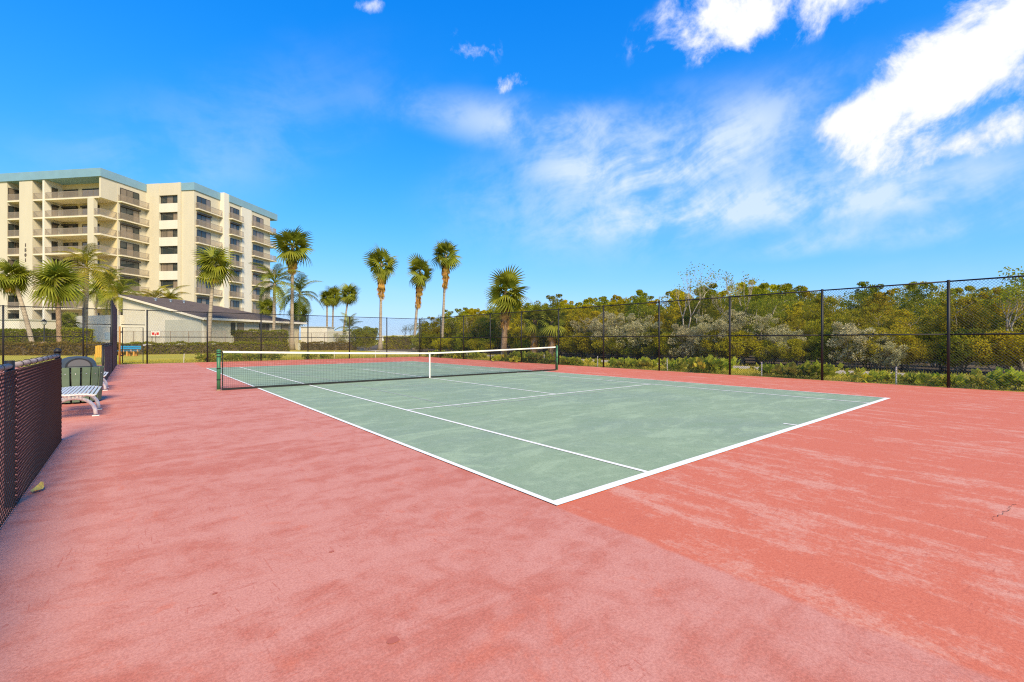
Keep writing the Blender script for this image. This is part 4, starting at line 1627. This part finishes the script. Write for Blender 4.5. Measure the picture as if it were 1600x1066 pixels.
palm('yellow', 'golden feather palm clump showing over the clubhouse roof, right one', 268, 68, (266, 470), 25, .12, 'palms behind the clubhouse roof')
palm('sabal', 'single cabbage palm in front of the clubhouse eave corner', 326, 47, (335, 414), 29, .20, None, flare=1.5, curve=-.15)
palm('queen', 'feather palm with grey trunk left of the tallest left palm', 427, 59, (429, 443), 36, .22, None, flare=1.2)
palm('wash', 'tall fan palm with pale trunk and wide base beside the clubhouse', 456, 61, (457, 386), 33, .24, LONE, skirt=1.0, flare=2.0, curve=-.02)
palm('queen', 'dark feather palm behind the tall fan palm, drooping right', 464, 70, (468, 460), 33, .15, None)
palm('sabal', 'small cabbage palm behind the clubhouse roof end', 416, 70, (417, 480), 16, .14, None)
palm('sabal', 'small cabbage palm just right of the tall fan palm trunk', 464, 74, (468, 488), 19, .16, None)
palm('sabal', 'slender cabbage palm, left one of three over the cream wall', 511, 78, (511, 464), 14, .17, 'three slender palms over the cream wall', flare=1.1)
palm('sabal', 'slender cabbage palm, middle one of three over the cream wall', 519, 79, (521, 462), 16, .16, 'three slender palms over the cream wall', flare=1.1)
palm('sabal', 'slender cabbage palm leaning right, right one of three over cream wall', 533, 76, (545, 459), 16, .17, 'three slender palms over the cream wall', flare=1.1)
palm('queen', 'low arching feather palm behind the end of the cream wall', 545, 67, (546, 516), 25, .16, None)
palm('wash', 'lone fan palm with orange dead skirt, left one of the trio', 594, 61, (596, 412), 27, .20, LONE, skirt=2.2, flare=2.1)
palm('wash', 'lone fan palm with orange dead skirt, middle one of the trio', 646, 61, (656, 424), 25, .19, LONE, skirt=2.5, flare=1.9, seed=3)
palm('wash', 'tallest fan palm with orange dead skirt, right one of the trio', 690, 63, (697, 398), 25, .19, LONE, skirt=2.5, flare=1.9, seed=4)
palm('wash', 'stout fan palm with rough scaly trunk behind the net', 787, 42, (791, 456), 36, .30, LONE, skirt=1.3, flare=1.1, bark='bark_boot', seed=6)
palm('wash', 'low spreading palm with brown skirt by the right net post, left one', 834, 37.5, (836, 500), 27, .22, 'low palms by the right net post', skirt=1.6, flare=1.1, bark='bark_boot', seed=8)
palm('wash', 'low spreading palm with brown skirt by the right net post, right one', 862, 36.5, (863, 502), 26, .22, 'low palms by the right net post', skirt=1.6, flare=1.1, bark='bark_boot', seed=9)

# far shore seen between the lone palms
for px_, z, w, h, lab in ((612, 520, 22, 5.2, 'far pale low building at left between the lone palms'), (632, 560, 30, 6.0, 'far pale building seen beyond the hedge between the lone palms')):
    X, Y = at(px_, z)
    t = thing('far_building', lab, 'building', (X, Y, -.02), -YAW, 'far pale buildings')
    part('wall', MB().box(-w / 2, w / 2, 0, 12, 0, h), 'far_white', t)
    part('roof', MB().box(-w / 2 - .6, w / 2 + .6, -.6, 12.6, h, h + .8), 'stucco_grey', t)
    for k in range(6):
        part('window', MB().box(-w / 2 + 1.5 + k * w / 6.5, -w / 2 + 3.2 + k * w / 6.5, -.08, .02, h * .45, h * .8), 'dark_frame', t)

# ------------------------------------------------------------------ labels that repeat get their order from left to right
bpy.context.view_layer.update()
same = {}
for o in scene.objects:
    if o.parent is None and 'label' in o.keys():
        same.setdefault(o['label'], []).append(o)
for lab, lst in same.items():
    n = len(lst)
    if n < 2:
        continue
    lst.sort(key=lambda q: px_of(q.location.x, q.location.y))
    for k, o in enumerate(lst):
        if n == 2:
            w_ = ('left one', 'right one')[k]
        elif n == 3:
            w_ = ('left one', 'middle one', 'right one')[k]
        else:
            w_ = f'{ORD[k]} from left'
        o['label'] = f'{lab}, {w_}'
